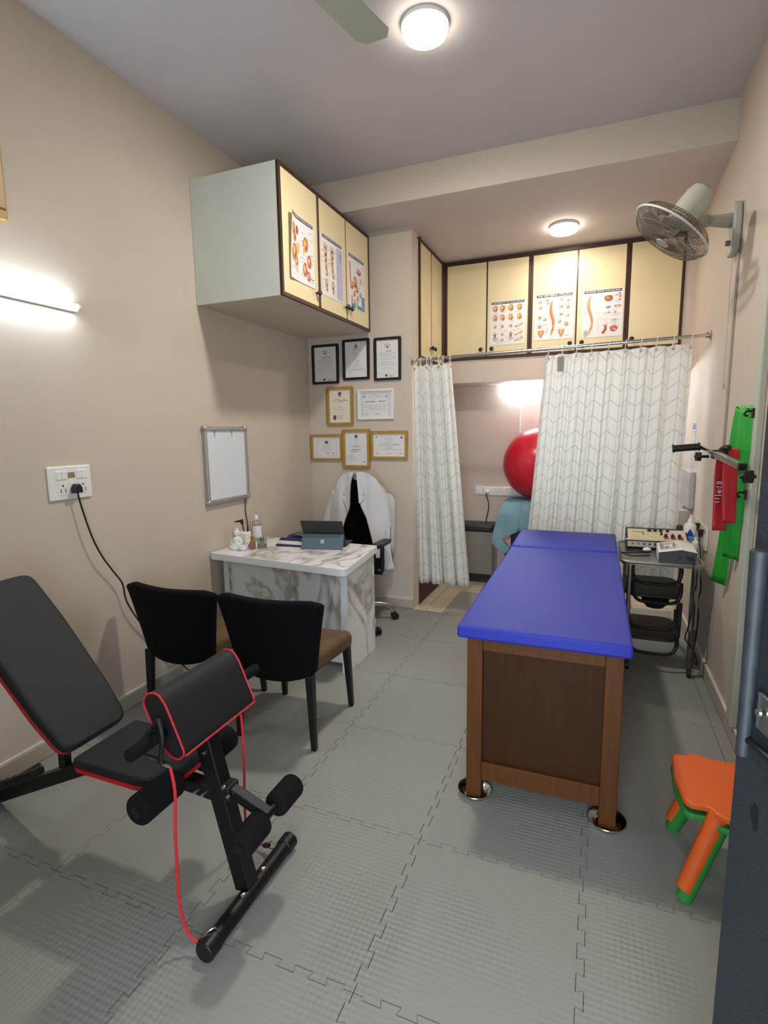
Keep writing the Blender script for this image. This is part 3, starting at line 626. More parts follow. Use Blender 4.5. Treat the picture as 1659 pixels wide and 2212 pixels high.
# ---------------------------------------------------------------- ceiling lamps and tubes
def lamp(x, y, z, r, m, label):
    t = thing('ceiling_lamp', label, 'ceiling light', (x, y, z), 'round ceiling lights')
    bm = B(); lathe(bm, [(0, 0), (r*1.03, 0), (r*1.03, -0.018), (r*0.98, -0.018)], (x, y, z), n=48); obj('base_ring', bm, M_white, t)
    bm = B(); lathe(bm, [(r*0.97, -0.016), (r*0.97, -0.040), (r*0.93, -0.050)], (x, y, z), n=48); obj('diffuser_side', bm, M_lampside, t)
    bm = B(); lathe(bm, [(r*0.93, -0.050), (r*0.6, -0.056), (0, -0.058)], (x, y, z), n=48); obj('diffuser', bm, m, t)
lamp(-0.812, 2.615, 3.35, 0.105, M_lamp1, 'large bright round ceiling light nearest the camera')
lamp(-0.315, 4.645, 3.085, 0.105, M_lamp2, 'smaller looking round ceiling light on the lowered ceiling before the back cabinets')
t = thing('tube_light', 'cool white LED tube light on the left wall, cut by the photo edge', 'tube light', (XL, 1.35, 2.10), 'wall tube lights')
bm = B(); box(bm, XL, XL+0.022, 0.74, 1.955, 2.10, 2.135); obj('housing', bm, M_white, t, smooth=False)
bm = B(); prism(bm, [(.022, 2.103), (.040, 2.104), (.048, 2.111), (.048, 2.124), (.040, 2.131), (.022, 2.132)], lambda x, z: (XL+x, .75, z), lambda x, z: (XL+x, 1.94, z)); obj('diffuser', bm, M_tube1, t)
bm = B(); cyl(bm, (XL+0.033, 1.94, 2.118), (XL+0.033, 1.955, 2.118), 0.0165, n=16); obj('end_cap', bm, M_white, t)
t = thing('tube_light', 'cool white LED tube light high on the back wall, partly behind the right curtain', 'tube light', (-0.3, 5.5, 1.90), 'wall tube lights')
bm = B(); box(bm, -0.87, 0.33, 5.478, 5.5, 1.905, 1.945); obj('housing', bm, M_white, t, smooth=False)
bm = B(); cyl(bm, (-0.865, 5.468, 1.925), (0.33, 5.468, 1.925), 0.02, n=16); obj('tube', bm, M_tube2, t)
bm = B(); tube(bm, [(-.72, 5.49, 1.905), (-.725, 5.488, 1.85), (-.725, 5.488, 1.5), (-.735, 5.488, 1.25)], .004, sp=False)
for z in (1.83, 1.74, 1.63, 1.5): box(bm, -.733, -.717, 5.482, 5.498, z-.006, z+.006)
tube(bm, [(-.72, 5.486, 1.885), (-.68, 5.484, 1.88), (-.65, 5.484, 1.845), (-.55, 5.484, 1.835), (-.48, 5.484, 1.86)], .004)
simple('light_cable', 'thin white cable clipped down the back wall below the tube light', 'cable', bm, M_white)
# ceiling fan, one blade reaching into the frame
t = thing('ceiling_fan', 'greenish grey ceiling fan of which one blade shows at the top edge', 'ceiling fan', (-1.05, 1.62, 3.35))
bm = B(); lathe(bm, [(0, 3.35), (.06, 3.35), (.05, 3.29), (.012, 3.28), (.012, 3.10), (.0, 3.10)], (-1.05, 1.42, 0)); obj('downrod', bm, M_blade, t)
bm = B(); lathe(bm, [(0, 3.11), (.05, 3.10), (.10, 3.07), (.10, 3.02), (.06, 2.99), (0, 2.985)], (-1.05, 1.42, 0)); obj('motor', bm, M_blade, t)
for k in range(3):
    a = math.radians(76+120*k); d = Vector((math.cos(a), math.sin(a), 0)); s = Vector((-d.y, d.x, 0)); c = Vector((-1.05, 1.42, 3.02))
    bm = B(); pts = [(.09, -.02), (.16, -.06), (.3, -.075), (.72, -.085), (.76, -.05), (.765, .05), (.73, .08), (.3, .065), (.16, .05), (.09, .02)]
    prism(bm, pts, lambda u, v: c+d*u+s*v+Vector((0, 0, v*.18)), lambda u, v: c+d*u+s*v+Vector((0, 0, v*.18-.004))); obj('blade', bm, M_blade, t)

# ---------------------------------------------------------------- treatment table
t = thing('treatment_table', 'long treatment table with blue vinyl top and dark brown panelled wooden base', 'treatment table', (-.165, 2.95, 0))
def pad(x0, x1, y0, y1, z0, z1, name, r=0.03, xl2=None):
    bm = B(); poly = rpoly([(x0, y0), (x1, y0), (x1, y1), ((xl2 if xl2 is not None else x0), y1)], r); zprism(bm, poly, z0, z1); return obj(name, bm, M_blue, t, bevel=0.014)
pad(-.472, .142, 1.915, 3.415, .722, .772, 'mattress', .012, -.492)
bm = B(); prism(bm, [(3.425, .722), (3.425, .772), (3.46, .782), (3.90, .800), (3.94, .79), (3.94, .722)], lambda y, z: (-.495, y, z), lambda y, z: (.140, y, z)); obj('headrest', bm, M_blue, t, bevel=0.016)
LW = .062
for lx in (-.45, .112-LW+.01):
    for ly in (1.998, 3.82):
        bm = B(); box(bm, lx, lx+LW, ly, ly+LW, 0.004, .722); obj('leg', bm, M_wood, t, smooth=False, bevel=0.004)
for y0 in (2.003, 3.835):
    bm = B(); box(bm, -.45+LW, .06, y0, y0+.04, .645, .722); obj('rail', bm, M_wood, t, smooth=False, bevel=0.003); bm = B(); box(bm, -.45+LW, .06, y0, y0+.04, .088, .168); obj('rail', bm, M_wood, t, smooth=False, bevel=0.003)
    bm = B(); box(bm, -.45+LW, .06, y0+.022, y0+.034, .168, .645); obj('panel', bm, M_woodp, t, smooth=False)
for x0 in (-.445, .078):
    bm = B(); box(bm, x0, x0+.035, 2.06, 3.82, .645, .722); obj('rail', bm, M_wood, t, smooth=False, bevel=0.003); bm = B(); box(bm, x0, x0+.035, 2.06, 3.82, .088, .168); obj('rail', bm, M_wood, t, smooth=False, bevel=0.003)
    bm = B(); box(bm, x0+.012, x0+.024, 2.06, 3.82, .168, .645); obj('panel', bm, M_woodp, t, smooth=False)
bw = None
for lx, ly, lab in ((-.419, 2.029, 'small steel bowl under the left front leg of the blue treatment table'), (.091, 2.029, 'small steel bowl under the right front leg of the blue treatment table')):
    bm = B(); lathe(bm, [(0, .002), (.042, .002), (.05, .006), (.066, .028), (.070, .029), (.071, .027), (.052, .003), (.044, 0), (0, 0)], (lx, ly, 0), n=40)
    simple('steel_bowl', lab, 'bowl', bm, M_chrome, 'steel bowls under the table legs', angle=60)

# ---------------------------------------------------------------- marble desk
t = thing('desk', 'white marble patterned laminate desk with slab sides against the left wall', 'desk', (-1.85, 3.05, 0))
bm = B(); poly = rpoly([(-2.37, 2.80), (-1.315, 2.68), (-1.395, 3.36), (-2.37, 3.40)], [.004, .05, .02, .004], 6); zprism(bm, poly, .684, .730)
for f in bm.faces: f.material_index = 0 if abs(f.normal.z) > .5 and f.calc_center_median().z > .72 else 1
bm.normal_update()
for f in bm.faces: f.material_index = 0 if abs(f.normal.z) > .5 and f.calc_center_median().z > .72 else 1
obj('desktop', bm, [M_marble, M_deskw], t, bevel=0.003)
bm = B(); v = box(bm, -1.444, -1.402, 2.875, 3.31, 0, .684); v[5].co.x = v[1].co.x; obj('side_panel', bm, [M_marble, M_deskw], t, smooth=False, bevel=.002)
bm = B(); box(bm, -1.445, -1.401, 2.870, 2.876, 0, .684); obj('edge_strip', bm, M_deskw, t, smooth=False)
bm = B(); box(bm, -2.345, -2.31, 2.90, 3.31, 0, .684); obj('side_panel', bm, M_marble, t, smooth=False)
bm = B(); box(bm, -2.346, -2.309, 2.894, 2.90, 0, .684); obj('edge_strip', bm, M_deskw, t, smooth=False)
bm = B(); box(bm, -2.31, -1.444, 2.93, 2.955, .035, .684); obj('front_panel', bm, M_marble, t, smooth=False)

# desk things
DZ = .7305
t = thing('tablet_computer', 'dark tablet with slate kickstand and window logo standing on the marble desk', 'tablet computer', (-1.70, 3.15, DZ))
A = Vector((-1.845, 3.090, DZ)); Bv = Vector((-1.560, 3.148, DZ)); U = (Bv-A).normalized(); Bk = Vector((-U.y, U.x, 0))  # Bk points away from the camera
Z = Vector((0, 0, 1)); LW_ = (Bv-A).length
hz = .098  # hinge height above the desk
H0 = Bk*.045+Z*hz; topv = Bk*(.045-.052)+Z*.193; botv = Bk*(.045+.054)+Z*0.004
def slabq(bm, o, u, a, b, th, r=0):
    nrm = u.cross(b-a).normalized(); q = [o+a, o+u*LW_+a, o+u*LW_+b, o+b]
    va = [bm.verts.new(p) for p in q]; vb = [bm.verts.new(p+nrm*th) for p in q]
    for f in ((0, 1, 2, 3), (4, 7, 6, 5), (0, 4, 5, 1), (1, 5, 6, 2), (2, 6, 7, 3), (3, 7, 4, 0)): bm.faces.new([(va+vb)[i] for i in f])
bm = B(); slabq(bm, A, U, botv, topv, -.008); obj('screen_body', bm, M_tabd, t, smooth=False, bevel=.002)
bm = B(); slabq(bm, A, U, Vector((0, 0, 0.0)), H0-Bk*.004, .004); ks = obj('kickstand', bm, M_tab, t, smooth=False, bevel=.001)
kd = (H0-Bk*.004); kn = U.cross(kd).normalized(); kn = kn if kn.dot(Bk) < 0 else -kn
p = Print(A+U*LW_/2+kd*.5+kn*.006, U, kd.normalized(), kn)
for a in (-1, 1):
    for b in (-1, 1): p.rect(min(a*.001, a*.0125), max(a*.001, a*.0125), min(b*.001, b*.0125), max(b*.001, b*.0125), mat('logo_silver', '#b9c2c6', .3, metal=.4), 0)
p.done('window_logo', 'silver four pane logo', None, parent=ks)
bm = B(); slabq(bm, A, U, botv+Z*.002, botv+Bk*.19+Z*.002, .006); obj('keyboard_cover', bm, M_tabd, t, smooth=False, bevel=.001)
# books and cloth
for i, (w1, d1, z0, z1, m, lab) in enumerate(((.25, .18, 0, .012, mat('navy_cover', '#1f2440', .5), 'thin navy folder at the bottom of the pile beside the tablet'), (.23, .17, .0125, .036, M_paper, 'thick white paged book in the pile beside the tablet'), )):
    t = bpy.data.objects.new('x', None); bpy.data.objects.remove(t)
    Mx = Matrix.Translation((-1.955, 3.22, DZ))@Matrix.Rotation(math.radians(8-6*i), 4, 'Z')
    bm = B(); box(bm, -w1/2, w1/2, -d1/2, d1/2, z0, z1, 0, Mx); simple('book', lab, 'book', bm, m, 'books beside the tablet', smooth=False, bevel=.003)
bm = B()
def cl(u, v):
    x, y = -2.06+.24*u, 3.15+.16*v; e = 1-max(abs(2*u-1), abs(2*v-1))**5
    return Vector((x, y, DZ+.037+.034*e*(.6+.4*math.sin(5*u+2))*(.7+.3*math.cos(7*v+u*4))+.004*math.sin(17*u+9*v)))
grid(bm, 18, 14, cl); simple('folded_cloth', 'crumpled navy cloth lying on the white book beside the tablet', 'cloth', bm, mat('navy_cloth', '#23264a', .9), solid=.003)
bm = B(); grid(bm, 12, 8, lambda u, v: Vector((-1.985+.15*u, 3.22+.09*v, DZ+.074+.014*math.sin(PI*u)*math.sin(PI*v)))); simple('cloth_pouch', 'brown fabric pouch on top of the navy cloth behind the tablet', 'pouch', bm, mat('brown_cloth', '#5f5350', .9), solid=.006)
# buddha
bx, by = -2.262, 2.95; bm = B()
lathe(bm, [(0, 0), (.040, 0), (.046, .012), (.040, .026), (.030, .034), (.026, .05), (.031, .066), (.027, .08), (.012, .088), (.011, .094)], (bx, by, DZ), n=24)
sphere(bm, (bx, by, DZ+.112), .022, .95, .95, 1.12); sphere(bm, (bx, by, DZ+.138), .010)
sphere(bm, (bx-.03, by-.015, DZ+.018), .020, 1.3, 1, .8); sphere(bm, (bx+.03, by-.015, DZ+.018), .020, 1.3, 1, .8)
tube(bm, [(bx-.028, by, DZ+.072), (bx-.038, by-.01, DZ+.045), (bx-.01, by-.032, DZ+.035)], .009); tube(bm, [(bx+.028, by, DZ+.072), (bx+.038, by-.01, DZ+.045), (bx+.01, by-.032, DZ+.035)], .009)
simple('buddha_figurine', 'small seated white buddha figurine at the left of the desk', 'figurine', bm, mat('white_ceramic', '#e2e2df', .25))
bm = B(); lathe(bm, [(0, 0), (.018, 0), (.029, .012), (.031, .034), (.027, .034), (.024, .016), (0, .012)], (-2.20, 2.925, DZ)); simple('candle_cup', 'small white ceramic cup right of the seated figurine', 'cup', bm, mat('white_ceramic', '#e2e2df', .25))
# pen pot with pens
t = thing('pen_pot', 'white jar shaped pen pot behind the small cup on the desk', 'pen pot', (-2.275, 3.05, DZ))
bm = B(); box(bm, -2.315, -2.235, 3.02, 3.085, DZ, DZ+.105); obj('pot', bm, M_white, t, bevel=.012)
bm = B(); cyl(bm, (-2.275, 3.05, DZ+.09), (-2.292, 3.05, DZ+.165), .0045); cyl(bm, (-2.288, 3.05, DZ+.155), (-2.297, 3.05, DZ+.188), .010, .012); beam(bm, (-2.285, 3.045, DZ+.18), (-2.345, 3.035, DZ+.172), .018, .02, w1=.3); simple('reflex_hammer', 'black headed reflex hammer standing in the white pen pot', 'reflex hammer', bm, [M_black])
bm = B(); cyl(bm, (-2.25, 3.05, DZ+.09), (-2.243, 3.05, DZ+.145), .006); simple('pen', 'purple pen standing in the white pen pot', 'pen', bm, mat('purple_plastic', '#3a2458', .4))
# oil diffuser, sticks
t = thing('reed_diffuser', 'small amber oil bottle with one thin reed on the desk', 'reed diffuser', (-2.165, 2.985, DZ))
bm = B(); lathe(bm, [(0, 0), (.019, 0), (.021, .004), (.021, .045), (.014, .055), (.011, .06), (.011, .075), (.014, .08), (.014, .086), (0, .086)], (-2.165, 2.985, DZ)); obj('bottle', bm, M_amber, t)
bm = B(); box(bm, -2.182, -2.148, 2.960, 2.9645, DZ+.012, DZ+.038); obj('bottle_label', bm, mat('label_purple', '#7e6aa0', .5), t, smooth=False)
bm = B(); cyl(bm, (-2.165, 2.985, DZ+.07), (-2.185, 2.995, DZ+.19), .0018, n=6); obj('reed', bm, M_brown, t)
# plant in glass
t = thing('potted_plant', 'tiny green succulent in a glass jar on the desk', 'potted plant', (-2.115, 3.025, DZ))
bm = B(); lathe(bm, [(0, 0), (.031, 0), (.033, .004), (.033, .062), (.031, .062), (.031, .006), (0, .006)], (-2.115, 3.025, DZ)); obj('glass_jar', bm, M_glass, t)
bm = B(); lathe(bm, [(0, .007), (.029, .007), (.029, .03), (0, .034)], (-2.115, 3.025, DZ)); obj('soil', bm, M_soil, t)
bm = B()
for k in range(26):
    a = random.uniform(0, 6.28); q = random.uniform(.004, .026); hgt = random.uniform(.05, .085)
    beam(bm, (-2.115+q*.3*math.cos(a), 3.025+q*.3*math.sin(a), DZ+.03), (-2.115+q*math.cos(a), 3.025+q*math.sin(a), DZ+hgt), .007, .004, w1=.2)
obj('leaves', bm, M_grass, t)
# sanitiser bottle
t = thing('sanitiser_bottle', 'tall clear sanitiser bottle with white cap and label at the back of the desk', 'bottle', (-2.305, 3.24, DZ))
bm = B(); lathe(bm, [(0, 0), (.031, 0), (.034, .005), (.034, .125), (.028, .145), (.014, .155), (.014, .165), (0, .165)], (-2.305, 3.24, DZ)); obj('bottle', bm, M_glass, t)
bm = B(); lathe(bm, [(0, .16), (.016, .16), (.014, .192), (0, .192)], (-2.305, 3.24, DZ)); obj('cap', bm, M_white, t)
bm = B(); lathe(bm, [(.0345, .03), (.0348, .03), (.0348, .115), (.0345, .115)], (-2.305, 3.24, DZ)); obj('bottle_label', bm, M_paper, t)

# ---------------------------------------------------------------- whiteboard
t = thing('whiteboard', 'small whiteboard with rounded aluminium frame on the left wall over the desk', 'whiteboard', (XL, 3.02, 1.04))
bm = B(); 
f0 = lambda y, z: (XL+.004, y, z); f1 = lambda y, z: (XL+.030, y, z)
zt0, zt1, zb0, zb1 = 1.548, 1.562, 1.058, 1.052
def fr(y0, y1, z0, z1, name, m, xa, xb, r=0): bm = B(); prism(bm, [(y0, z0), (y1, z0), (y1, z1), (y0, z1)], lambda y, z: (xa, y, z), lambda y, z: (xb, y, z)); return obj(name, bm, m, t, smooth=False, bevel=r)
fr(2.80, 3.235, 1.075, 1.54, 'board', M_wb, XL+.004, XL+.018)
bm = B()
for a, b, c, d in ((2.80, 3.235, 1.05, 1.078), (2.80, 3.235, 1.535, 1.560), (2.795, 2.815, 1.078, 1.535), (3.22, 3.24, 1.078, 1.535)): box(bm, XL+.002, XL+.032, a, b, c, d)
obj('frame', bm, M_alu, t, smooth=False, bevel=.005)
for y in (2.808, 3.227):
    for z in (1.062, 1.550): bm = B(); lathe(bm, [(0, 0), (.019, 0), (.019, .029), (.014, .034), (0, .035)], (XL+.001, y, z), (1, 0, 0), 20); obj('corner_cap', bm, M_alu, t)
bm = B()
for y in (2.90, 3.08): tube(bm, [(XL+.02, y-.012, 1.533), (XL+.022, y, 1.520), (XL+.02, y+.012, 1.533)], .0025); tube(bm, [(XL+.02, y, 1.52), (XL+.021, y, 1.49)], .002, sp=False)
obj('clip', bm, M_chrome, t)
bm = B(); tube(bm, [(XL+.006, 3.215, 1.05), (XL+.006, 3.21, .95), (XL+.008, 3.225, .85), (XL+.006, 3.24, .70), (XL+.02, 3.25, .62)], .0045)
simple('wall_cable', 'thin brown cable running down the wall from behind the whiteboard', 'cable', bm, mat('brown_cable', '#6b4a3c', .5))

# ---------------------------------------------------------------- switchboards
t = thing('switchboard', 'white switch and socket board on the left wall', 'switchboard', (XL, 1.835, 1.20))
PB = lambda y0, y1, z0, z1, x1, name, m, r=.001, par=None: (lambda bm: (box(bm, XL, XL+x1, y0, y1, z0, z1), obj(name, bm, m, par or t, smooth=False, bevel=r))[1])(B())
PB(1.722, 1.950, 1.204, 1.366, .012, 'plate', M_white, .006)
for y in (1.760, 1.789, 1.870, 1.898): PB(y, y+.027, 1.303, 1.343, .017, 'switch', M_white, .002)
PB(1.822, 1.860, 1.308, 1.335, .0135, 'fan_regulator', mat('regulator_bronze', '#8d7a5c', .35, var=.4, vscale=60), .001)
for y in (1.768, 1.822, 1.876):
    o = PB(y, y+.046, 1.228, 1.292, .0135, 'socket', M_white, .001); bm = B()
    for dy, dz, r in ((.023, .045, .0045), (.011, .027, .003), (.035, .027, .003), (.011, .017, .0035), (.035, .017, .0035)): cyl(bm, (XL+.0133, y+dy, 1.228+dz), (XL+.0142, y+dy, 1.228+dz), r, n=10)
    obj('pin_hole', bm, M_black, o)
t = thing('plug_cord', 'black plug in the left wall board with its cord hanging behind the chairs', 'power cord', (XL+.03, 1.845, 0))
bm = B(); prism(bm, [(1.825, 1.235), (1.872, 1.235), (1.868, 1.262), (1.858, 1.278), (1.839, 1.278), (1.829, 1.262)], lambda y, z: (XL+.0145, y, z), lambda y, z: (XL+.048, y, z)); obj('plug', bm, M_pw, t, bevel=.005)
bm = B(); tube(bm, [(XL+.035, 1.849, 1.24), (XL+.035, 1.855, 1.19), (XL+.04, 1.895, 1.02), (XL+.04, 1.945, .90), (XL+.035, 2.01, .80), (XL+.035, 2.06, .72), (XL+.03, 2.08, .62), (XL+.03, 2.14, .50), (XL+.025, 2.24, .36), (XL+.03, 2.36, .20), (XL+.04, 2.46, .08), (XL+.08, 2.5, .006), (XL+.2, 2.42, .005)], .0042); obj('cable', bm, M_pw, t)

# ---------------------------------------------------------------- visitor chairs
def chair(label):
    t = thing('visitor_chair', label, 'chair', (0, 0, 0), 'black backed visitor chairs')
    bm = B(); nu, nv = 18, 14
    def surf(off):
        def f(u, v):
            a = 2*u-1; w_ = .215+.072*v**1.1; zb = .338+.038*abs(a)**2.6; zt = .745+.006*abs(a); z = zb+(zt-zb)*v-.02*max(0, abs(a)-.8)/.2*v**6
            return Vector((a*w_, .05*a*a-.045*v-.005+off, z))
        return f
    F, G = surf(-.028), surf(.028)
    Va = [[bm.verts.new(F(i/nu, j/nv)) for i in range(nu+1)] for j in range(nv+1)]; Vb = [[bm.verts.new(G(i/nu, j/nv)) for i in range(nu+1)] for j in range(nv+1)]
    for j in range(nv):
        for i in range(nu): bm.faces.new((Va[j][i], Va[j][i+1], Va[j+1][i+1], Va[j+1][i])); bm.faces.new((Vb[j][i+1], Vb[j][i], Vb[j+1][i], Vb[j+1][i+1]))
    for i in range(nu): bm.faces.new((Va[0][i+1], Va[0][i], Vb[0][i], Vb[0][i+1])); bm.faces.new((Va[nv][i], Va[nv][i+1], Vb[nv][i+1], Vb[nv][i]))
    for j in range(nv): bm.faces.new((Va[j][0], Va[j+1][0], Vb[j+1][0], Vb[j][0])); bm.faces.new((Va[j+1][nu], Va[j][nu], Vb[j][nu], Vb[j+1][nu]))
    obj('backrest', bm, M_chfab, t, bevel=.016, angle=60)
    bm = B(); poly = rpoly([(-.20, .03), (.20, .03), (.245, .46), (-.245, .46)], [.03, .03, .07, .07], 6); zprism(bm, poly, .36, .46)
    for v in bm.verts:
        if v.co.z > .4: v.co.z -= .01+max(0, (v.co.y-.42))*.4
    obj('seat', bm, M_brown, t, bevel=.028)
    for x, y, dx, dy in ((-.195, .02, -.015, -.01), (.195, .02, .015, -.01), (-.2, .43, -.01, .03), (.2, .43, .01, .03)):
        bm = B(); beam(bm, (x+dx, y+dy, 0), (x, y, .375), .026, .026, up=(0, 1, 0), w1=1.5); obj('leg', bm, M_leg, t, smooth=False, bevel=.004)
    return t
ch = chair('black backed visitor chair with brown seat, nearer the blue table')
c2 = copytree(ch); c2['label'] = 'black backed visitor chair with brown seat, nearer the left wall'
ch.location = (-1.412, 2.05, 0); ch.rotation_euler.z = math.radians(2)
c2.location = (-1.995, 2.04, 0); c2.rotation_euler.z = math.radians(-1)

# ---------------------------------------------------------------- office chair, lab coat
ox, oy = -1.80, 3.76
t = thing('office_chair', 'black office chair on a chrome star base behind the marble desk', 'office chair', (ox, oy, 0))
bm = B(); rows = []
spans(bm, [(1.178, ox-.06, ox+.03), (1.165, ox-.08, ox+.06), (1.10, ox-.12, ox+.13), (1.0, ox-.17, ox+.18), (.85, ox-.22, ox+.23), (.70, ox-.235, ox+.245), (.56, ox-.22, ox+.23), (.50, ox-.19, ox+.2)], 12, lambda x, z: oy+.17+.5*(z-.5)*.22-.5*(x-ox)**2)
bmesh.ops.solidify(bm, geom=bm.faces[:], thickness=.05); obj('backrest', bm, M_chfab, t, bevel=.01)
bm = B(); zprism(bm, rpoly([(ox-.25, oy-.25), (ox+.25, oy-.25), (ox+.24, oy+.22), (ox-.24, oy+.22)], .08, 6), .43, .51); obj('seat', bm, M_chfab, t, bevel=.03)
for s in (-1, 1):
    bm = B(); x = ox+s*.285
    tube(bm, [(x-s*.08, oy-.02, .425), (x-s*.01, oy-.02, .425), (x, oy-.02, .45), (x, oy-.02, .64)], .016, n=12, sp=False); obj('arm_post', bm, M_black, t)
    bm = B(); zprism(bm, rpoly([(x-.045, oy-.14), (x+.045, oy-.14), (x+.045, oy+.11), (x-.045, oy+.11)], .04), .640, .675)
    for v in bm.verts:
        if v.co.z < .65: v.co.x = x+(v.co.x-x)*.6
    obj('armrest', bm, M_black, t, bevel=.008)
bm = B(); lathe(bm, [(0, .12), (.03, .12), (.03, .25), (.018, .25), (.018, .42), (0, .43)], (ox+.045, oy-.038, 0)); obj('gas_lift', bm, M_chrome, t)
for k in range(5):
    a = math.radians(-36+72*k); d = Vector((math.cos(a), math.sin(a), 0)); c = Vector((ox+.055, oy-.038, 0))
    bm = B(); tube(bm, [c+d*.02+Vector((0, 0, .145)), c+d*.16+Vector((0, 0, .145)), c+d*.27+Vector((0, 0, .12)), c+d*.315+Vector((0, 0, .065))], .016, n=12, rad=lambda q: .022-.008*q); obj('base_arm', bm, M_chrome, t)
    s = Vector((-d.y, d.x, 0)); q = c+d*.325+Vector((0, 0, .030)); bm = B()
    cyl(bm, q+s*.006, q+s*.028, .029); cyl(bm, q-s*.006, q-s*.028, .029); cyl(bm, q-s*.007, q+s*.007, .012); tube(bm, [q, q+Vector((0, 0, .04))], .006, sp=False); obj('caster', bm, M_black, t, bevel=.003)

bm = B(); cxo = ox+.03; yf = lambda x, z: oy+.10+1.15*(x-cxo)**2+.10*(z-.8)+.008*math.sin(38*x+3*z)+.004*math.sin(70*x)
# left front panel and shoulder, right front panel and shoulder: z, x left, x right
Lr = [(1.222, -1.82, -1.785), (1.21, -1.87, -1.787), (1.18, -1.915, -1.795), (1.13, -1.955, -1.805), (1.07, -1.985, -1.81), (1.00, -2.01, -1.812), (.96, -2.025, -1.812), (.92, -2.035, -1.82), (.86, -2.05, -1.85), (.78, -2.06, -1.875), (.62, -2.07, -1.90)]
Rr_ = [(1.222, -1.76, -1.70), (1.21, -1.76, -1.655), (1.18, -1.752, -1.61), (1.13, -1.738, -1.575), (1.07, -1.728, -1.545), (1.00, -1.722, -1.52), (.96, -1.72, -1.51), (.92, -1.705, -1.505), (.86, -1.675, -1.50), (.74, -1.635, -1.495), (.62, -1.605, -1.49), (.52, -1.58, -1.475), (.46, -1.555, -1.46), (.43, -1.50, -1.45)]
spans(bm, Lr, 12, yf); spans(bm, Rr_, 14, yf)
t = thing('lab_coat', 'white lab coat draped over the back of the office chair', 'coat', (ox+.03, oy+.1, .43))
obj('coat_body', bm, M_coat, t, solid=.008)
bm = B()   # shoulders rolling over the chair back and the coat behind it
def back(u, v):
    a = 2*u-1; x = cxo+a*(.10+.17*min(1, v*2.2)**.6); zt = 1.222-.30*v if v < .5 else 1.072-.9*(v-.5)
    return Vector((x, yf(x, zt)+.03+.09*math.sin(min(1, v*3)*PI/2), zt-.0-.25*max(0, abs(a)-.6)))
grid(bm, 16, 12, back); obj('coat_back', bm, M_coat, t, solid=.006)
for s, pts in ((-1, [(-1.795, 1.19), (-1.85, 1.14), (-1.873, 1.065), (-1.857, 1.035), (-1.875, 1.015), (-1.827, .925), (-1.814, .925), (-1.808, 1.06)]), (1, [(-1.752, 1.205), (-1.715, 1.14), (-1.685, 1.06), (-1.70, 1.038), (-1.688, 1.015), (-1.715, .975), (-1.724, .98), (-1.732, 1.06)])):
    bm = B(); prism(bm, pts, lambda x, z: (x, yf(x, z)-.020, z), lambda x, z: (x, yf(x, z)-.010, z)); obj('lapel', bm, M_coat, t, smooth=False)
t.location.x -= .035; t.location.z -= .028
WL[t.name] = Vector((t.location))-Vector((-.035, 0, -.028))
for s, pth in ((-1, [(-1.975, 1.05), (-2.02, .97), (-2.06, .86), (-2.08, .70)]), (1, [(-1.60, 1.09), (-1.555, 1.0), (-1.54, .90), (-1.535, .78)])):
    bm = B(); tube(bm, [(x, yf(x, z)+(.02 if s < 0 else .055), z) for x, z in pth], .04, n=14, rad=lambda q: .034+.012*q); obj('sleeve', bm, M_coat, t)

# ---------------------------------------------------------------- exercise bench
cy = 1.265
t = thing('exercise_bench', 'black adjustable exercise bench with red piping and foam rollers', 'exercise bench', (-1.45, cy, 0))
bm = B(); cyl(bm, (-.99, 1.045, .030), (-.99, 1.495, .030), .027, n=24); obj('front_foot', bm, M_blackm, t)
for y0, y1 in ((1.035, 1.085), (1.455, 1.505)): bm = B(); cyl(bm, (-.99, y0, .0305), (-.99, y1, .0305), .0305, n=24); obj('foot_cap', bm, M_black, t, bevel=.004)
bm = B(); beam(bm, (-1.005, cy, .045), (-1.135, cy, .55), .052, .058, up=(1, 0, 0)); obj('post', bm, M_blackm, t, smooth=False, bevel=.004)
bm = B(); beam(bm, (-1.115, cy, .44), (-1.185, cy, .67), .034, .045, up=(1, 0, 0)); obj('post', bm, M_blackm, t, smooth=False, bevel=.003)
bm = B(); beam(bm, (-1.07, cy, .355), (-1.52, cy, .385), .045, .045, up=(0, 0, 1)); obj('rail', bm, M_blackm, t, smooth=False, bevel=.004)
bm = B(); beam(bm, (-1.46, cy, .42), (-2.27, cy, .030), .045, .05, up=(0, 0, 1))
for k in range(6):
    q = Vector((-1.97-.05*k, cy, .190-.0241*k)); beam(bm, q, q+Vector((-.018, 0, .035)), .04, .014, up=(1, 0, 0))
obj('rear_leg', bm, M_blackm, t, smooth=False, bevel=.003)
bm = B(); cyl(bm, (-2.27, 1.06, .030), (-2.27, 1.47, .030), .027, n=20); obj('rear_foot', bm, M_blackm, t)
bm = B(); beam(bm, (-1.81, cy, .275), (-1.80, cy, .56), .03, .035, up=(1, 0, 0)); obj('backrest_strut', bm, M_blackm, t, smooth=False, bevel=.003)
def pad3(name, outline, C, U, V, th, crown=0.0, red=True, xtra=None):
    """outline in (u,v) metres, C origin of the top face, N up"""
    C, U, V = Vector(C), Vector(U).normalized(), Vector(V).normalized(); N = U.cross(V)
    f = lambda off: (lambda u, v: C+U*u+V*v+N*(off+(xtra(u, v) if xtra else 0)))
    bm = B(); prism(bm, outline, f(-th), f(0)); o = obj(name, bm, M_leather, t, bevel=.012)
    if red:
        bm = B(); cx_ = sum(p[0] for p in outline)/len(outline); cy_ = sum(p[1] for p in outline)/len(outline)
        ins = [(cx_+(p[0]-cx_)*.985, cy_+(p[1]-cy_)*.985) for p in outline]; prism(bm, ins, f(-th-.014), f(-th+.001)); obj('underside', bm, M_redv, o, smooth=False, bevel=.002, label='red underside of the pad')
    return o
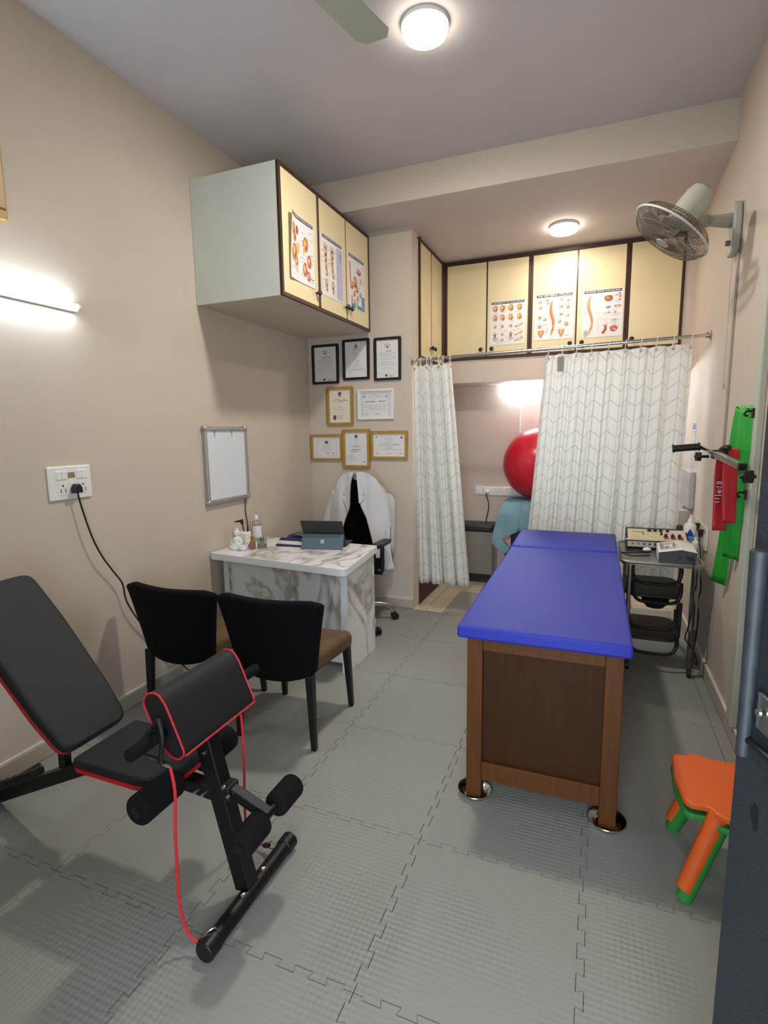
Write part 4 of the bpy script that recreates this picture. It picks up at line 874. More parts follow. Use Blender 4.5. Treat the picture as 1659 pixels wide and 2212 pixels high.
pad3('seat_pad', rpoly([(0, -.135), (.30, -.135), (.385, -.085), (.385, .085), (.30, .135), (0, .135)], [.02, .05, .05, .05, .05, .02], 5), (-1.575, cy-.01, .452), (1, 0, -.0), (0, 1, 0), .034)
bd = Vector((-.47, 0, .505)).normalized()
pad3('backrest_pad', rpoly([(0, -.125), (.0, .125), (.16, .142), (.48, .150), (.70, .140), (.70, -.140), (.48, -.150), (.16, -.142)][::-1], [.045]*8, 5), (-1.598, cy-.01, .462), bd, (0, -1, 0), .042, red=True)
# preacher pad: profile in x-z extruded along y
prof = rpoly([(-1.065, .595), (-1.125, .735), (-1.15, .765), (-1.19, .762), (-1.212, .73), (-1.195, .69), (-1.155, .61), (-1.12, .575), (-1.09, .572)], .02, 4)
bm = B(); prism(bm, prof, lambda x, z: (x, 1.10, z), lambda x, z: (x, 1.435, z)); pp_ = obj('arm_pad', bm, M_leather, t, bevel=.006)
for y in (1.099, 1.436):
    bm = B(); tube(bm, [(x, y, z) for x, z in prof], .0032, n=6, closed=True, sp=False); obj('piping', bm, M_pipe, pp_)
bm = B(); tube(bm, [(-1.064, 1.10, .590), (-1.064, 1.435, .590)], .0032, sp=False); obj('piping', bm, M_pipe, pp_)
bm = B(); cyl(bm, (-1.14, .975, .648), (-1.14, 1.54, .648), .012); obj('handle_bar', bm, M_blackm, t)
for y0, y1 in ((.972, 1.085), (1.445, 1.555)):
    bm = B(); cyl(bm, (-1.14, y0, .648), (-1.14, y1, .648), .0185, n=20); obj('foam_grip', bm, M_foam, t, bevel=.003)
def roller(x, z, y0, y1, r, name='foam_roller'):
    bm = B(); cyl(bm, (x, y0, z), (x, y1, z), r, n=28); o = obj(name, bm, M_foam, t, bevel=.014)
    bm = B(); e = y0 if y0 < cy else y1; s = -1 if y0 < cy else 1; cyl(bm, (x, e+s*.0005, z), (x, e-s*.004+s*.006, z), r*.38, n=16); obj('end_cap', bm, M_black, o)
roller(-1.215, .408, 1.045, 1.205, .047); roller(-1.215, .408, 1.315, 1.475, .047)
bm = B(); cyl(bm, (-1.215, 1.05, .408), (-1.215, 1.47, .408), .014); obj('roller_axle', bm, M_black, t)
roller(-.912, .325, 1.115, 1.235, .041); roller(-.912, .325, 1.305, 1.425, .041)
bm = B(); cyl(bm, (-.912, 1.12, .325), (-.912, 1.42, .325), .014); obj('roller_axle', bm, M_black, t)
bm = B(); beam(bm, (-1.065, cy, .385), (-.905, cy, .325), .034, .034, up=(0, 0, 1)); obj('leg_arm', bm, M_blackm, t, smooth=False, bevel=.004)
bm = B(); cbox(bm, (-1.06, cy, .375), (.05, .055, .05)); obj('bracket', bm, M_black, t, smooth=False, bevel=.006)
for p in ((-1.055, .40, .0), (-1.04, .372, 0), (-1.125, .50, -.002), (-1.14, .352, 0), (-1.17, .354, 0)):
    bm = B(); y = cy-.0275; lathe(bm, [(0, .006), (.005, .005), (.007, 0), (.007, -.004)], (p[0], y+.001, p[1]), (0, -1, 0), 12); obj('bolt', bm, M_chrome, t)
for y in (1.215, 1.325):
    bm = B(); lathe(bm, [(0, .008), (.006, .006), (.008, 0), (.008, -.006)], (-.985, y, .060), (.3, 0, 1), 12); obj('bolt', bm, M_chrome, t)
# resistance bands
def band(y, lab, handle, pts, clip):
    b = thing('resistance_band', lab, 'resistance band', (pts[0][0], y, .03), 'red resistance bands clipped to the bench')
    bm = B(); tube(bm, pts, .0045, n=8, k=8); obj('cord', bm, M_cord, b)
    a, c = Vector(pts[-1]), Vector(clip); bm = B(); d = (c-a)
    beam(bm, a-d*.1, a+d*.35, .016, .014); obj('sleeve', bm, M_black, b, bevel=.003)
    bm = B(); m_ = a+d*.55; u, v, q = frame(d); L2 = d.length*.75
    tube(bm, [m_+q*L2*math.cos(s_)*.55+Vector((0, 0, 1))*(.014*math.sin(s_)) for s_ in [2*PI*k/14 for k in range(14)]], .0028, closed=True, sp=False); obj('carabiner', bm, M_chrome, b)
    if handle:
        bm = B(); x = pts[0][0]; z0 = pts[0][2]
        tube(bm, [(x, y, z0), (x-.02, y-.012, z0+.02), (x-.012, y-.01, z0+.09), (x-.03, y, z0+.135)], .007, n=8)
        tube(bm, [(x, y, z0), (x-.05, y-.0, z0+.012), (x-.085, y-.03, z0+.05), (x-.062, y, z0+.10), (x-.03, y, z0+.135)], .007, n=8)
        obj('strap_handle', bm, M_black, b)
band(1.06, 'red corded resistance band hanging at the near end of the bench', True, [(-1.085, 1.06, .575), (-1.075, 1.06, .50), (-1.085, 1.06, .38), (-1.09, 1.06, .22), (-1.085, 1.055, .13), (-1.06, 1.052, .06), (-1.02, 1.052, .035)], (-.985, 1.09, .062))
band(1.455, 'red corded resistance band hanging at the far side of the bench', False, [(-1.155, 1.455, .535), (-1.14, 1.455, .50), (-1.14, 1.455, .32), (-1.148, 1.455, .15), (-1.14, 1.452, .06), (-1.11, 1.45, .025), (-1.06, 1.446, .03)], (-1.0, 1.43, .06))

# ---------------------------------------------------------------- curtain rod and curtains
RY, RZ = 4.22, 2.10
t = thing('curtain_rod', 'chrome curtain rod spanning the niche from wall to wall', 'curtain rod', (-.37, RY, RZ))
RP = lambda x: RZ-.018+.036*(x+1.42)/2.09
bm = B(); cyl(bm, (-1.415, RY, RP(-1.415)), (.66, RY, RP(.66)), .0125, n=20); obj('rod', bm, M_chrome, t)
for x, d in ((-1.424, 1), (.669, -1)): bm = B(); lathe(bm, [(0, 0), (.03, 0), (.03, .006), (.02, .012), (.017, .03), (0, .03)], (x, RY, RP(x)), (d, 0, 0)); obj('flange', bm, M_steel, t)
def curtain(label, xt0, xt1, xb0, xb1, zb0, zb1, folds, amp, width, rings, seed, ylean=0.0):
    """hangs from the rod; folds = list of (u centre, width, depth)"""
    rnd = random.Random(seed); ph = [rnd.uniform(0, 6.28) for _ in range(6)]
    t = thing('curtain', label, 'curtain', ((xt0+xt1)/2, RY, min(zb0, zb1)), 'chevron curtains on the rod')
    NU, NV = 150, 40
    zt = lambda u: RP(xt0+(xt1-xt0)*u)-.042-.008*abs(math.sin(u*PI*(rings-1)))
    def f(u, v):   # v 0 bottom .. 1 top
        x = (xb0+(xb1-xb0)*u)*(1-v)+(xt0+(xt1-xt0)*u)*v; z0 = zb0+(zb1-zb0)*u+.008*math.sin(u*folds*2*PI+ph[0]); z = z0+(zt(u)-z0)*v
        a = 2*PI*folds*u; q = amp*(.55+.45*(1-v)); y = q*(math.sin(a+ph[1]+.5*math.sin(2.3*v+ph[3]))+.45*math.sin(2.1*a+ph[2]+1.2*v)+.2*math.sin(4.3*a+ph[4]))
        x += q*.45*math.cos(1.0*a+ph[1]+.8*v)
        return Vector((x, RY+y-ylean*(1-v), z))
    # arc length for the cloth pattern
    arc = [0]
    for i in range(NU): arc.append(arc[-1]+(f((i+1)/NU, .4)-f(i/NU, .4)).length)
    bm = B(); grid(bm, NU, NV, f, lambda a, b: (arc[int(round(a*NU))], f(a, b).z))
    obj('cloth', bm, M_curt, t, solid=.0012, angle=180)
    for k in range(rings):
        u = (k+.15)/(rings-.7); p = f(min(u, .995), 1); bm = B(); c = Vector((p.x, RY, RP(p.x)-.014))
        tube(bm, [c+Vector((.004*math.sin(s_), .021*math.cos(s_), .034*math.sin(s_)-.002)) for s_ in [2*PI*j/18 for j in range(18)]], .0026, n=6, closed=True, sp=False); obj('ring', bm, M_white, t)
        if k % 2 == 0 or rings > 8: bm = B(); q = f(min(u, .995), .985); lathe(bm, [(.004, 0), (.009, 0), (.009, .003), (.004, .003)], (q.x, q.y-.004, q.z), (0, -1, 0), 14); obj('eyelet', bm, M_steel, t)
    return t, f
tl, fl = curtain('left narrow gathered white curtain with beige chevron lines', -1.405, -1.105, -1.37, -.945, .245, .235, 3.6, .034, .4, 7, 3)
tr_, fr_ = curtain('right wide white curtain with beige chevron lines behind the blue table', -.385, .575, -.50, .545, .40, .40, 7.5, .026, 1.1, 10, 5)
bm = B(); q0, q1 = fr_(.10, .965), fr_(.145, .895)
yy = min(fr_(.08+.08*k/10, .85+.14*j/10).y for k in range(11) for j in range(11))-.003
box(bm, -.298, -.254, yy-.001, yy, 1.93, 2.035); obj('sewn_label', bm, mat('label_grey', '#8d8b87', .7), tr_, smooth=False)

# ---------------------------------------------------------------- niche: seat box, table with towel, ball
t = thing('seat_box', 'low grey storage box with black cushion top against the back wall', 'storage bench', (-1.13, 5.35, 0))
bm = B(); box(bm, -1.36, -.93, 5.21, 5.48, .085, .515); obj('body', bm, M_greybox, t, smooth=False, bevel=.004)
bm = B(); box(bm, -1.34, -.95, 5.26, 5.46, -.012, .085); obj('plinth', bm, M_dark, t, smooth=False)
bm = B(); box(bm, -1.365, -.925, 5.20, 5.48, .517, .585); obj('cushion', bm, M_cush, t, bevel=.02)
t = thing('side_table', 'dark cabinet table under the teal towel in the niche', 'table', (-.42, 5.06, 0))
bm = B(); box(bm, -.76, -.08, 4.80, 5.32, .84, .872); obj('table_top', bm, M_dark, t, smooth=False, bevel=.003)
for a, b in ((-.75, -.73), (-.11, -.09)): bm = B(); box(bm, a, b, 4.82, 5.30, -.012, .84); obj('side_panel', bm, M_dark, t, smooth=False)
bm = B(); box(bm, -.73, -.11, 4.86, 4.88, .02, .84); obj('door', bm, M_dark, t, smooth=False, bevel=.003)
bm = B()
hx0, hx1, hy0, hy1, zt_ = -.766, -.15, 4.793, 5.3, .878
grid(bm, 20, 12, lambda u, v: Vector((hx0+(hx1-hx0)*u, hy0+(hy1-hy0)*v, zt_+.003*math.sin(9*u)*math.sin(7*v))))
spans(bm, [(.879, -.70, -.15), (.80, -.70, -.15), (.72, -.70, -.15), (.66, -.70, -.15), (.625, -.68, -.15)], 24, lambda x, z: hy0-.006-(.88-z)*.05-.010*math.sin(30*x+2)*(.88-z)*4)
spans(bm, [(.879, hx0-.002, -.60), (.75, -.812, -.61), (.62, -.842, -.63), (.58, -.85, -.70), (.545, -.858, -.765), (.51, -.868, -.74), (.48, -.83, -.70), (.455, -.80, -.70), (.43, -.765, -.722), (.415, -.745, -.735)], 16, lambda x, z: hy0-.012-(.88-z)*.06-.012*math.sin(34*x+8*z)*(.88-z)*4+(.05 if z < .5 else 0)*0)
grid(bm, 6, 14, lambda u, v: Vector((hx0-.002-.006*u, hy0+(hy1-hy0)*v, zt_-.03*u*(1-v))))
simple('towel', 'teal towel draped over the niche table with one corner hanging low', 'towel', bm, M_towel, solid=.005, angle=80)
bm = B(); prism(bm, [(-.772, .545), (-.695, .60), (-.690, .470)], lambda x, z: (x, 4.790, z), lambda x, z: (x, 4.796, z)); simple('pink_cloth', 'small pink cloth corner peeping out below the teal towel', 'cloth', bm, M_towelp, smooth=False)
bm = B(); sphere(bm, (-.488, 5.06, .882+.325), .325, n=64); simple('exercise_ball', 'large glossy red exercise ball resting on the teal towel', 'exercise ball', bm, M_ball)
t = thing('switchboard', 'long white switchboard low on the back wall beside the red ball', 'switchboard', (-.96, 5.5, .86))
def nb(x0, x1, z0, z1, d, name, m, par=None, r=.002): bm = B(); box(bm, x0, x1, 5.5-d, 5.5, z0, z1); return obj(name, bm, m, par or t, smooth=False, bevel=r)
nb(-1.166, -1.085, .862, .945, .014, 'plate', M_white); nb(-1.140, -1.112, .878, .926, .02, 'switch', M_white)
nb(-1.083, -.62, .855, .94, .014, 'plate', M_white); nb(-1.008, -.982, .878, .918, .019, 'switch', M_white); nb(-.885, -.855, .875, .918, .0175, 'socket', M_white)
bm = B(); 
for dx, dz in ((0, .012), (-.01, -.006), (.01, -.006)): cyl(bm, (-.925+dx, 5.4855, .897+dz), (-.925+dx, 5.4845, .897+dz), .004, n=10)
obj('pin_hole', bm, M_black, t)
t = thing('plug_cord', 'white plug with black cord dropping behind the low grey box', 'power cord', (-1.05, 5.47, .56))
bm = B(); lathe(bm, [(0, 0), (.022, 0), (.02, .03), (0, .034)], (-1.045, 5.485, .892), (0, -1, 0)); obj('plug', bm, M_white, t)
bm = B(); tube(bm, [(-1.045, 5.455, .885), (-1.04, 5.455, .84), (-1.022, 5.46, .78), (-1.025, 5.47, .70), (-1.045, 5.475, .60), (-1.045, 5.485, .50)], .005); obj('cable', bm, M_pw, t)
bm = B(); box(bm, -1.95, -1.45, 4.45, 5.1, -.012, 0); simple('door_mat', 'dark red mat with black border seen below the left curtain', 'mat', bm, mat('dark_red_mat', '#4a1d1c', .9, bump=.4), smooth=False)
bm = B(); box(bm, -1.45, -1.418, 4.372, 5.48, -.012, .012); struct('trim_3', bm, M_dark)

# ---------------------------------------------------------------- trolley with devices
t = thing('instrument_trolley', 'worn steel instrument trolley at the right wall with dark lower shelves', 'trolley', (.39, 3.72, 0))
zt2 = .722; bm = B(); zprism(bm, rpoly([(.165, 3.46), (.605, 3.46), (.605, 4.10), (.165, 4.10)], .05, 6), zt2-.026, zt2-.010); obj('tray', bm, M_steel, t, bevel=.002)
bm = B(); tube(bm, [(x, y, zt2-.010) for x, y in rpoly([(.165, 3.46), (.605, 3.46), (.605, 4.10), (.165, 4.10)], .05, 6)], .010, n=8, closed=True, sp=False); obj('tray_rim', bm, M_steel, t)
for x, y in ((.215, 3.52), (.560, 3.52), (.215, 4.05), (.560, 4.05)):
    bm = B(); tube(bm, [(x, y, zt2-.02), (x, y, .30)], .0125, n=12, sp=False); obj('leg', bm, M_steel, t)
    bm = B(); tube(bm, [(x+.012*(1 if x > .4 else -1), y, .31), (x+.012, y+.02, .06)], .019, n=12, sp=False); obj('lower_leg', bm, mat('worn_brown_metal', '#4d443a', .6, metal=.3, var=.3), t)
    bm = B(); cyl(bm, (x+.002, y+.02, .030), (x+.022, y+.02, .030), .030, n=20); obj('wheel', bm, M_black, t, bevel=.004)
bm = B(); tube(bm, [(.582, 3.50, zt2-.02), (.582, 3.50, .32)], .007, sp=False); obj('side_rod', bm, M_steel, t)
M_dtube = mat('dark_tube', '#2a2420', .4, metal=.5)
for zc, sx in ((.60, 0), (.47, .01), (.30, -.01), (.155, .0)):
    bm = B(); x0, x1 = .235+sx, .50+sx; y = 3.56 if sx == 0 else 3.60
    tube(bm, [(x0, y, zc+.10), (x0, y, zc+.03), (x0+.02, y-.01, zc-.015), (x0+.07, y-.02, zc-.03), (x1-.07, y-.02, zc-.03), (x1-.02, y-.01, zc-.015), (x1, y, zc+.03), (x1, y, zc+.10)], .011, n=10, k=5); obj('u_frame', bm, M_dtube, t)
for z0, z1, tilt in ((.455, .50, .06), (.175, .215, .05)):
    bm = B(); poly = rpoly([(.20, 3.62), (.53, 3.62), (.53, 4.02), (.20, 4.02)], .09, 8); prism(bm, poly, lambda x, y: (x, y, z0+(y-3.62)*tilt), lambda x, y: (x, y, z0+.02+(y-3.62)*tilt)); obj('shelf', bm, mat('dark_vinyl_shelf', '#252220', .5), t, bevel=.006)
bm = B(); lathe(bm, [(0, 0), (.05, 0), (.075, .03), (.08, .055), (0, .06)], (.38, 3.68, .385)); simple('dark_pouch', 'dark pouch wedged below the upper shelf of the trolley', 'pouch', bm, mat('dark_cloth', '#141112', .9))
Z2 = zt2+.001
t = thing('stimulator_unit', 'beige sloped electrotherapy unit with rows of knobs on the trolley', 'electrotherapy unit', (.39, 4.0, Z2))
bm = B(); prism(bm, [(3.86, 0), (3.86, .055), (4.02, .105), (4.06, .105), (4.06, 0)], lambda y, z: (.205, y, Z2+z), lambda y, z: (.575, y, Z2+z)); obj('case', bm, mat('black_case', '#1d1d1f', .5), t, smooth=False, bevel=.003)
e = Vector((0, .16, .05)).normalized(); nn = Vector((0, -.05, .16)).normalized()
pp2 = Print(Vector((.39, 3.94, Z2+.0805)), (1, 0, 0), e, nn); M_bg = mat('panel_beige', '#d3cba0', .45)
pp2.slab(.35, .148, M_bg); pp2.rect(.03, .165, -.07, .065, M_pink); pp2.rect(-.15, -.075, -.02, .04, M_cream); pp2.line([(-.145, .03), (-.08, .03), (-.08, -.01)], .006, M_inkd)
for k in range(20): u = random.uniform(-.16, .13); pp2.greek(u, u+.03, random.uniform(-.065, .065), .004, M_ink)
for k in range(3): pp2.rect(.04+k*.042, .072+k*.042, -.06, -.02, M_redp)
pp2.done('control_panel', None, None, parent=t)
bm = B()
for u, v, r in ((-.04, .05, .014), (-.005, .05, .012), (.03, .05, .012), (.07, .05, .011), (.03, .0, .008), (.055, -.02, .011), (.095, -.02, .011), (.135, -.02, .011)):
    c = Vector((.39, 3.94, Z2+.081))+Vector((u, 0, 0))+e*v; bm2 = B(); lathe(bm2, [(0, 0), (r, 0), (r*.8, .016), (0, .018)], c, nn, 14); obj('knob', bm2, mat('knob_olive', '#2c2f1e', .5), t)
bm.free()
pf = Print((.39, 3.859, Z2+.026), (1, 0, 0), (0, 0, 1), (0, -1, 0)); pf.slab(.355, .036, mat('panel_steel', '#b9b7ac', .45)); pf.rect(-.02, .17, -.017, .017, M_blup)
for i, m_ in enumerate((M_redp, M_redp, M_grass, M_grass, M_inkd, M_inkd, M_inkd, M_inkd)): pf.ell(-.145+.034*i, .002, .008, .008, m_)
pf.done('socket_strip', None, None, parent=t)
bm = B(); box(bm, .20, .58, 3.852, 3.868, Z2+.052, Z2+.062); obj('front_trim', bm, M_cream, t, smooth=False, bevel=.002)
t = thing('ultrasound_unit', 'white and dark grey ultrasound therapy unit at the front right of the trolley', 'therapy unit', (.475, 3.62, Z2))
Mx = Matrix.Translation((.468, 3.60, Z2))@Matrix.Rotation(math.radians(-3), 4, 'Z')
bm = B(); prof_ = [(-.10, 0), (-.10, .062), (.02, .085), (.10, .072), (.10, 0)]
prism(bm, prof_, lambda x, z: (x, -.145, z), lambda x, z: (x, .145, z)); bmesh.ops.transform(bm, matrix=Mx, verts=bm.verts[:]); bm.normal_update()
bmesh.ops.recalc_face_normals(bm, faces=bm.faces[:])
for f in bm.faces: f.material_index = 1 if f.normal.y < -.7 else 0
obj('case', bm, [M_white, mat('unit_dark_grey', '#3a3e42', .5)], t, smooth=False, bevel=.003)
nU = Vector((.12, 0, .023)).normalized(); nN = Vector((-.023, 0, .12)).normalized(); R3 = Mx.to_3x3(); O3 = Mx@Vector((-.04, 0.01, .0745))
q_ = Print(O3, R3@nU, R3@Vector((0, 1, 0)), R3@nN); q_.slab(.10, .20, mat('panel_grey', '#b4b5ba', .4)); q_.rect(-.046, -.03, -.09, .09, M_ink); q_.rect(-.022, -.002, -.06, -.03, mat('led_brown', '#4a1f1c', .4)); q_.rect(-.022, -.002, -.02, .02, M_cpaper); q_.rect(.005, .02, -.05, .05, M_white); q_.rect(.027, .033, -.06, .06, mat('print_crimson', '#93262a', .4)); q_.rect(.02, .046, -.012, -.002, mat('print_crimson', '#93262a', .4)); q_.rect(.036, .047, -.09, .09, M_cpaper, .0005); q_.done('control_panel', None, None, parent=t)
bm = B()
for u, s_ in ((.015, .014), (.058, .026), (.078, .018)): v = cbox(bm, (u, -.1455, .035), (s_, .003, s_), Mx)
obj('rear_socket', bm, M_black, t, smooth=False)
# cables, bottles, wall sockets at the right wall
bm = B(); tube(bm, [(.535, 3.44, Z2+.03), (.54, 3.41, Z2-.02), (.545, 3.42, .60), (.548, 3.43, .45), (.54, 3.46, .34), (.53, 3.47, .27), (.565, 3.50, .215), (.60, 3.55, .15), (.62, 3.56, .08), (.60, 3.60, .10), (.615, 3.66, .22), (.60, 3.72, .33)], .004)
simple('power_cable', 'black power cable looping down in front of the trolley leg', 'cable', bm, M_pw)
bm = B(); tube(bm, [(.165, 3.62, Z2+.012), (.22, 3.66, Z2+.006), (.29, 3.68, Z2+.006), (.34, 3.72, Z2+.006), (.25, 3.76, Z2+.006), (.20, 3.72, Z2+.006), (.26, 3.69, Z2+.011), (.345, 3.70, Z2+.012)], .004); tube(bm, [(.17, 3.60, Z2+.010), (.24, 3.57, Z2+.006), (.33, 3.62, Z2+.006)], .004)
simple('probe_cable', 'coiled black probe cable lying on the trolley tray', 'cable', bm, M_pw)
bm = B(); lathe(bm, [(0, 0), (.012, 0), (.016, .03), (.006, .045), (0, .045)], (.30, 3.74, Z2+.014), (1, -.1, .1)); simple('probe', 'small white probe at the end of the coiled cable', 'probe', bm, M_white)
t = thing('gel_bottle', 'white squeeze bottle with a blue drop label behind the ultrasound unit', 'bottle', (.60, 4.02, Z2))
bm = B(); lathe(bm, [(0, 0), (.036, 0), (.038, .006), (.038, .14), (.030, .155), (.014, .16), (0, .16)], (.598, 4.02, Z2)); obj('bottle', bm, M_white, t)
bm = B(); lathe(bm, [(0, .158), (.018, .158), (.017, .178), (.008, .19), (.005, .215), (0, .216)], (.598, 4.02, Z2)); obj('nozzle', bm, M_white, t)
q_ = Print((.593, 3.9805, Z2+.075), (1, 0, 0), (0, 0, 1), (0, -1, 0)); q_.rect(-.028, .028, -.06, .0, mat('label_aqua', '#57a9c4', .5)); q_.poly([(-.024, .0), (.024, .0), (.012, .028), (0, .05), (-.012, .028)], mat('label_blue', '#2130b0', .5), .0012); q_.done('bottle_label', None, None, parent=t)
bm = B(); lathe(bm, [(0, 0), (.022, 0), (.024, .005), (.024, .05), (.012, .06), (.009, .085), (0, .086)], (.618, 3.90, Z2)); simple('small_bottle', 'small white bottle before the blue drop squeeze bottle', 'bottle', bm, M_white)
bm = B(); lathe(bm, [(0, 0), (.02, 0), (.02, .12), (.012, .13), (0, .13)], (.545, 4.095, Z2), n=20); simple('dark_tube_bottle', 'narrow dark purple bottle at the left of the squeeze bottle', 'bottle', bm, mat('dark_purple', '#3c2c44', .4))
XRW = XR-.001
t = thing('switchboard', 'cream socket board low on the right wall over the trolley', 'switchboard', (XRW, 3.98, .72))
bm = B(); prism(bm, rpoly([(3.80, .735), (3.80, .885), (4.22, .895), (4.22, .745)], .01, 2), lambda y, z: (XRW-.014, y, z), lambda y, z: (XRW, y, z)); obj('plate', bm, mat('ivory_plastic', '#d0c8b4', .45), t, bevel=.003)
for y in (3.84, 3.98): bm = B(); box(bm, XRW-.017, XRW-.013, y, y+.06, .77, .84); obj('socket', bm, mat('ivory_plastic', '#d0c8b4', .45), t, smooth=False)
for y, z, lab in ((4.02, .862, 'black plug with cord in the socket board, further from the door'), (3.87, .845, 'black plug with cord in the socket board, nearer the door')):
    t = thing('plug_cord', lab, 'power cord', (XRW-.04, y, .5))
    bm = B(); beam(bm, (XRW-.034, y, z+.02), (XRW-.034, y, z-.03), .03, .035, up=(1, 0, 0), w1=.55); obj('plug', bm, M_pw, t, bevel=.004)
    bm = B(); tube(bm, [(XRW-.034, y, z-.02), (XRW-.036, y, z-.07), (XRW-.03, y-.03, z-.13), (XRW-.03, y-.05, .62), (XRW-.022, y-.08, .50), (XRW-.03, y-.06, .40), (XRW-.02, y-.05, .30), (XRW-.02, y-.02, .12)], .004); obj('cable', bm, M_pw, t)
# notice and mirror like tile panel on the right wall inside the niche
q_ = Print((XR-.001, 4.63, 1.38), (0, -1, 0), (0, 0, 1), (-1, 0, 0)); q_.slab(.17, .36, M_paper)
q_.line([(-.07, -.165), (-.07, .165), (.07, .165), (.07, -.165), (-.07, -.165)], .006, M_blup); q_.rect(-.06, .06, .12, .155, M_blup)
for k in range(16): q_.greek(-.055, .055, .10-.016*k, .005, M_ink)
q_.done('notice_sheet', 'narrow white notice with blue border on the right wall inside the niche', 'notice')
bm = B(); box(bm, XR-.035, XR-.0005, 4.43, 4.86, .92, 1.19); simple('wall_tile_panel', 'glossy grey marbled panel under the notice on the right niche wall', 'tile panel', bm, mat('grey_marble_tile', '#c2c3c6', .12, var=.15, vscale=14), bevel=.004)
bm = B(); box(bm, XR-.10, XR-.0005, 4.50, 4.82, .72, .90); simple('wall_box', 'small beige box below the glossy panel on the right niche wall', 'box', bm, mat('ivory_plastic', '#d0c8b4', .45), bevel=.006)
bm = B(); tube(bm, [(XR-.09, 4.55, .90), (XR-.07, 4.53, .94), (XR-.03, 4.55, .93)], .006); lathe(bm, [(0, 0), (.03, 0), (.03, .03), (0, .035)], (XR-.06, 4.62, .90)); simple('white_clip', 'white clip on top of the small beige wall box', 'clip', bm, M_white)

# ---------------------------------------------------------------- wall fan with conduit
wb = Vector((XR, 3.60, 2.57)); t = thing('wall_fan', 'off white wall fan with dusty wire cage tilted down at the right wall', 'wall fan', tuple(wb))
bm = B(); poly = rpoly([(3.535, 2.44), (3.665, 2.44), (3.68, 2.62), (3.655, 2.71), (3.545, 2.71), (3.52, 2.62)], .03, 5); prism(bm, poly, lambda y, z: (XR-.045, y, z), lambda y, z: (XR-.002, y, z)); obj('wall_base', bm, M_fan, t, bevel=.012)
bm = B(); cyl(bm, (XR-.045, 3.585, 2.505), (XR-.066, 3.585, 2.505), .014); obj('knob', bm, mat('knob_grey', '#6a6a63', .5), t)
FC = Vector((.30, 3.20, 2.487)); FN = Vector((-.61, -.021, -.791)).normalized(); FU = FN.cross(Vector((0, 0, 1))).normalized(); FV = FN.cross(FU)
J = Vector((.492, 3.47, 2.600))
bm = B(); tube(bm, [(XR-.03, 3.60, 2.625), (.57, 3.55, 2.615), J], .03, n=16, rad=lambda q: .040-.014*q); obj('arm', bm, M_fan, t)
bm = B(); cyl(bm, J+FU*.022, J-FU*.022, .028); beam(bm, J, FC-FN*.10+Vector((.045, .03, -.035)), .04, .045); cyl(bm, J+FU*.026, J-FU*.026, .009, mi=1); obj('tilt_joint', bm, [mat('joint_grey', '#8e8e80', .5), M_black], t, bevel=.003)
bm = B(); lathe(bm, [(0, -.235), (.03, -.233), (.055, -.215), (.066, -.18), (.068, -.12), (.066, -.055), (.055, -.045), (0, -.045)], FC+FU*.0, FN, 32)
obj('motor_housing', bm, M_fan, t)
def cage(name, sgn):
    bm = B(); n = 60
    def pr(q): # radius fraction 0..1 -> (r, h)
        r = .03+.172*q; h = sgn*(.062*(1-max(0, (q-.7)/.3)**2.6)*(.72+.28*(1-q))); return r, h
    for k in range(n):
        a = 2*PI*k/n
        tube(bm, [FC+FN*pr(j/8)[1]+(FU*math.cos(a+.10*j/8)+FV*math.sin(a+.10*j/8))*pr(j/8)[0] for j in range(9)], .0013, n=4, sp=False)
    for q in (.25, .55, .8):
        r, h = pr(q); tube(bm, [FC+FN*h+(FU*math.cos(2*PI*j/48)+FV*math.sin(2*PI*j/48))*r for j in range(48)], .0018, n=5, closed=True, sp=False)
    return obj(name, bm, M_dfan, t)
cage('rear_cage', -1); fc_ = cage('front_cage', 1)
bm = B(); lathe(bm, [(0, .066), (.034, .066), (.036, .060), (0, .060)], FC, FN, 28); obj('badge', bm, M_fan, fc_)
bm = B(); tube(bm, [FC+(FU*math.cos(2*PI*j/64)+FV*math.sin(2*PI*j/64))*.2035 for j in range(64)], .0055, n=8, closed=True, sp=False); obj('rim', bm, mat('rim_pale', '#c4c6bd', .5), t)
bm = B(); cyl(bm, FC-FN*.045, FC+FN*.02, .03); obj('hub', bm, M_clear, t)
for k in range(3):
    a0 = 2*PI*k/3+.5; bm = B()
    grid(bm, 8, 8, lambda u, v: FC+(FU*math.cos(a0+1.35*(u-.2*v))+FV*math.sin(a0+1.35*(u-.2*v)))*(.03+.145*v*(1-.12*(2*u-1)**2))+FN*(.028*(u-.5))); obj('blade', bm, M_clear, t, solid=.002)
bm = B(); box(bm, XR-.012, XR-.0005, 3.535, 3.557, 1.36, 2.44); simple('cable_conduit', 'narrow beige cable conduit dropping from the wall fan', 'conduit', bm, mat('conduit_beige', '#a6998a', .5), smooth=False, bevel=.002)
t = thing('pull_cord', 'thin pull cord with a small bell tip below the wall fan', 'pull cord', (XR-.02, 3.63, 1.72))
bm = B(); tube(bm, [(XR-.02, 3.63, 2.44), (XR-.016, 3.625, 1.76)], .0016, n=6, sp=False); obj('cord', bm, M_fan, t)
bm = B(); lathe(bm, [(0, .03), (.004, .028), (.009, 0), (0, 0)], (XR-.016, 3.625, 1.73)); obj('cord_tip', bm, M_fan, t)

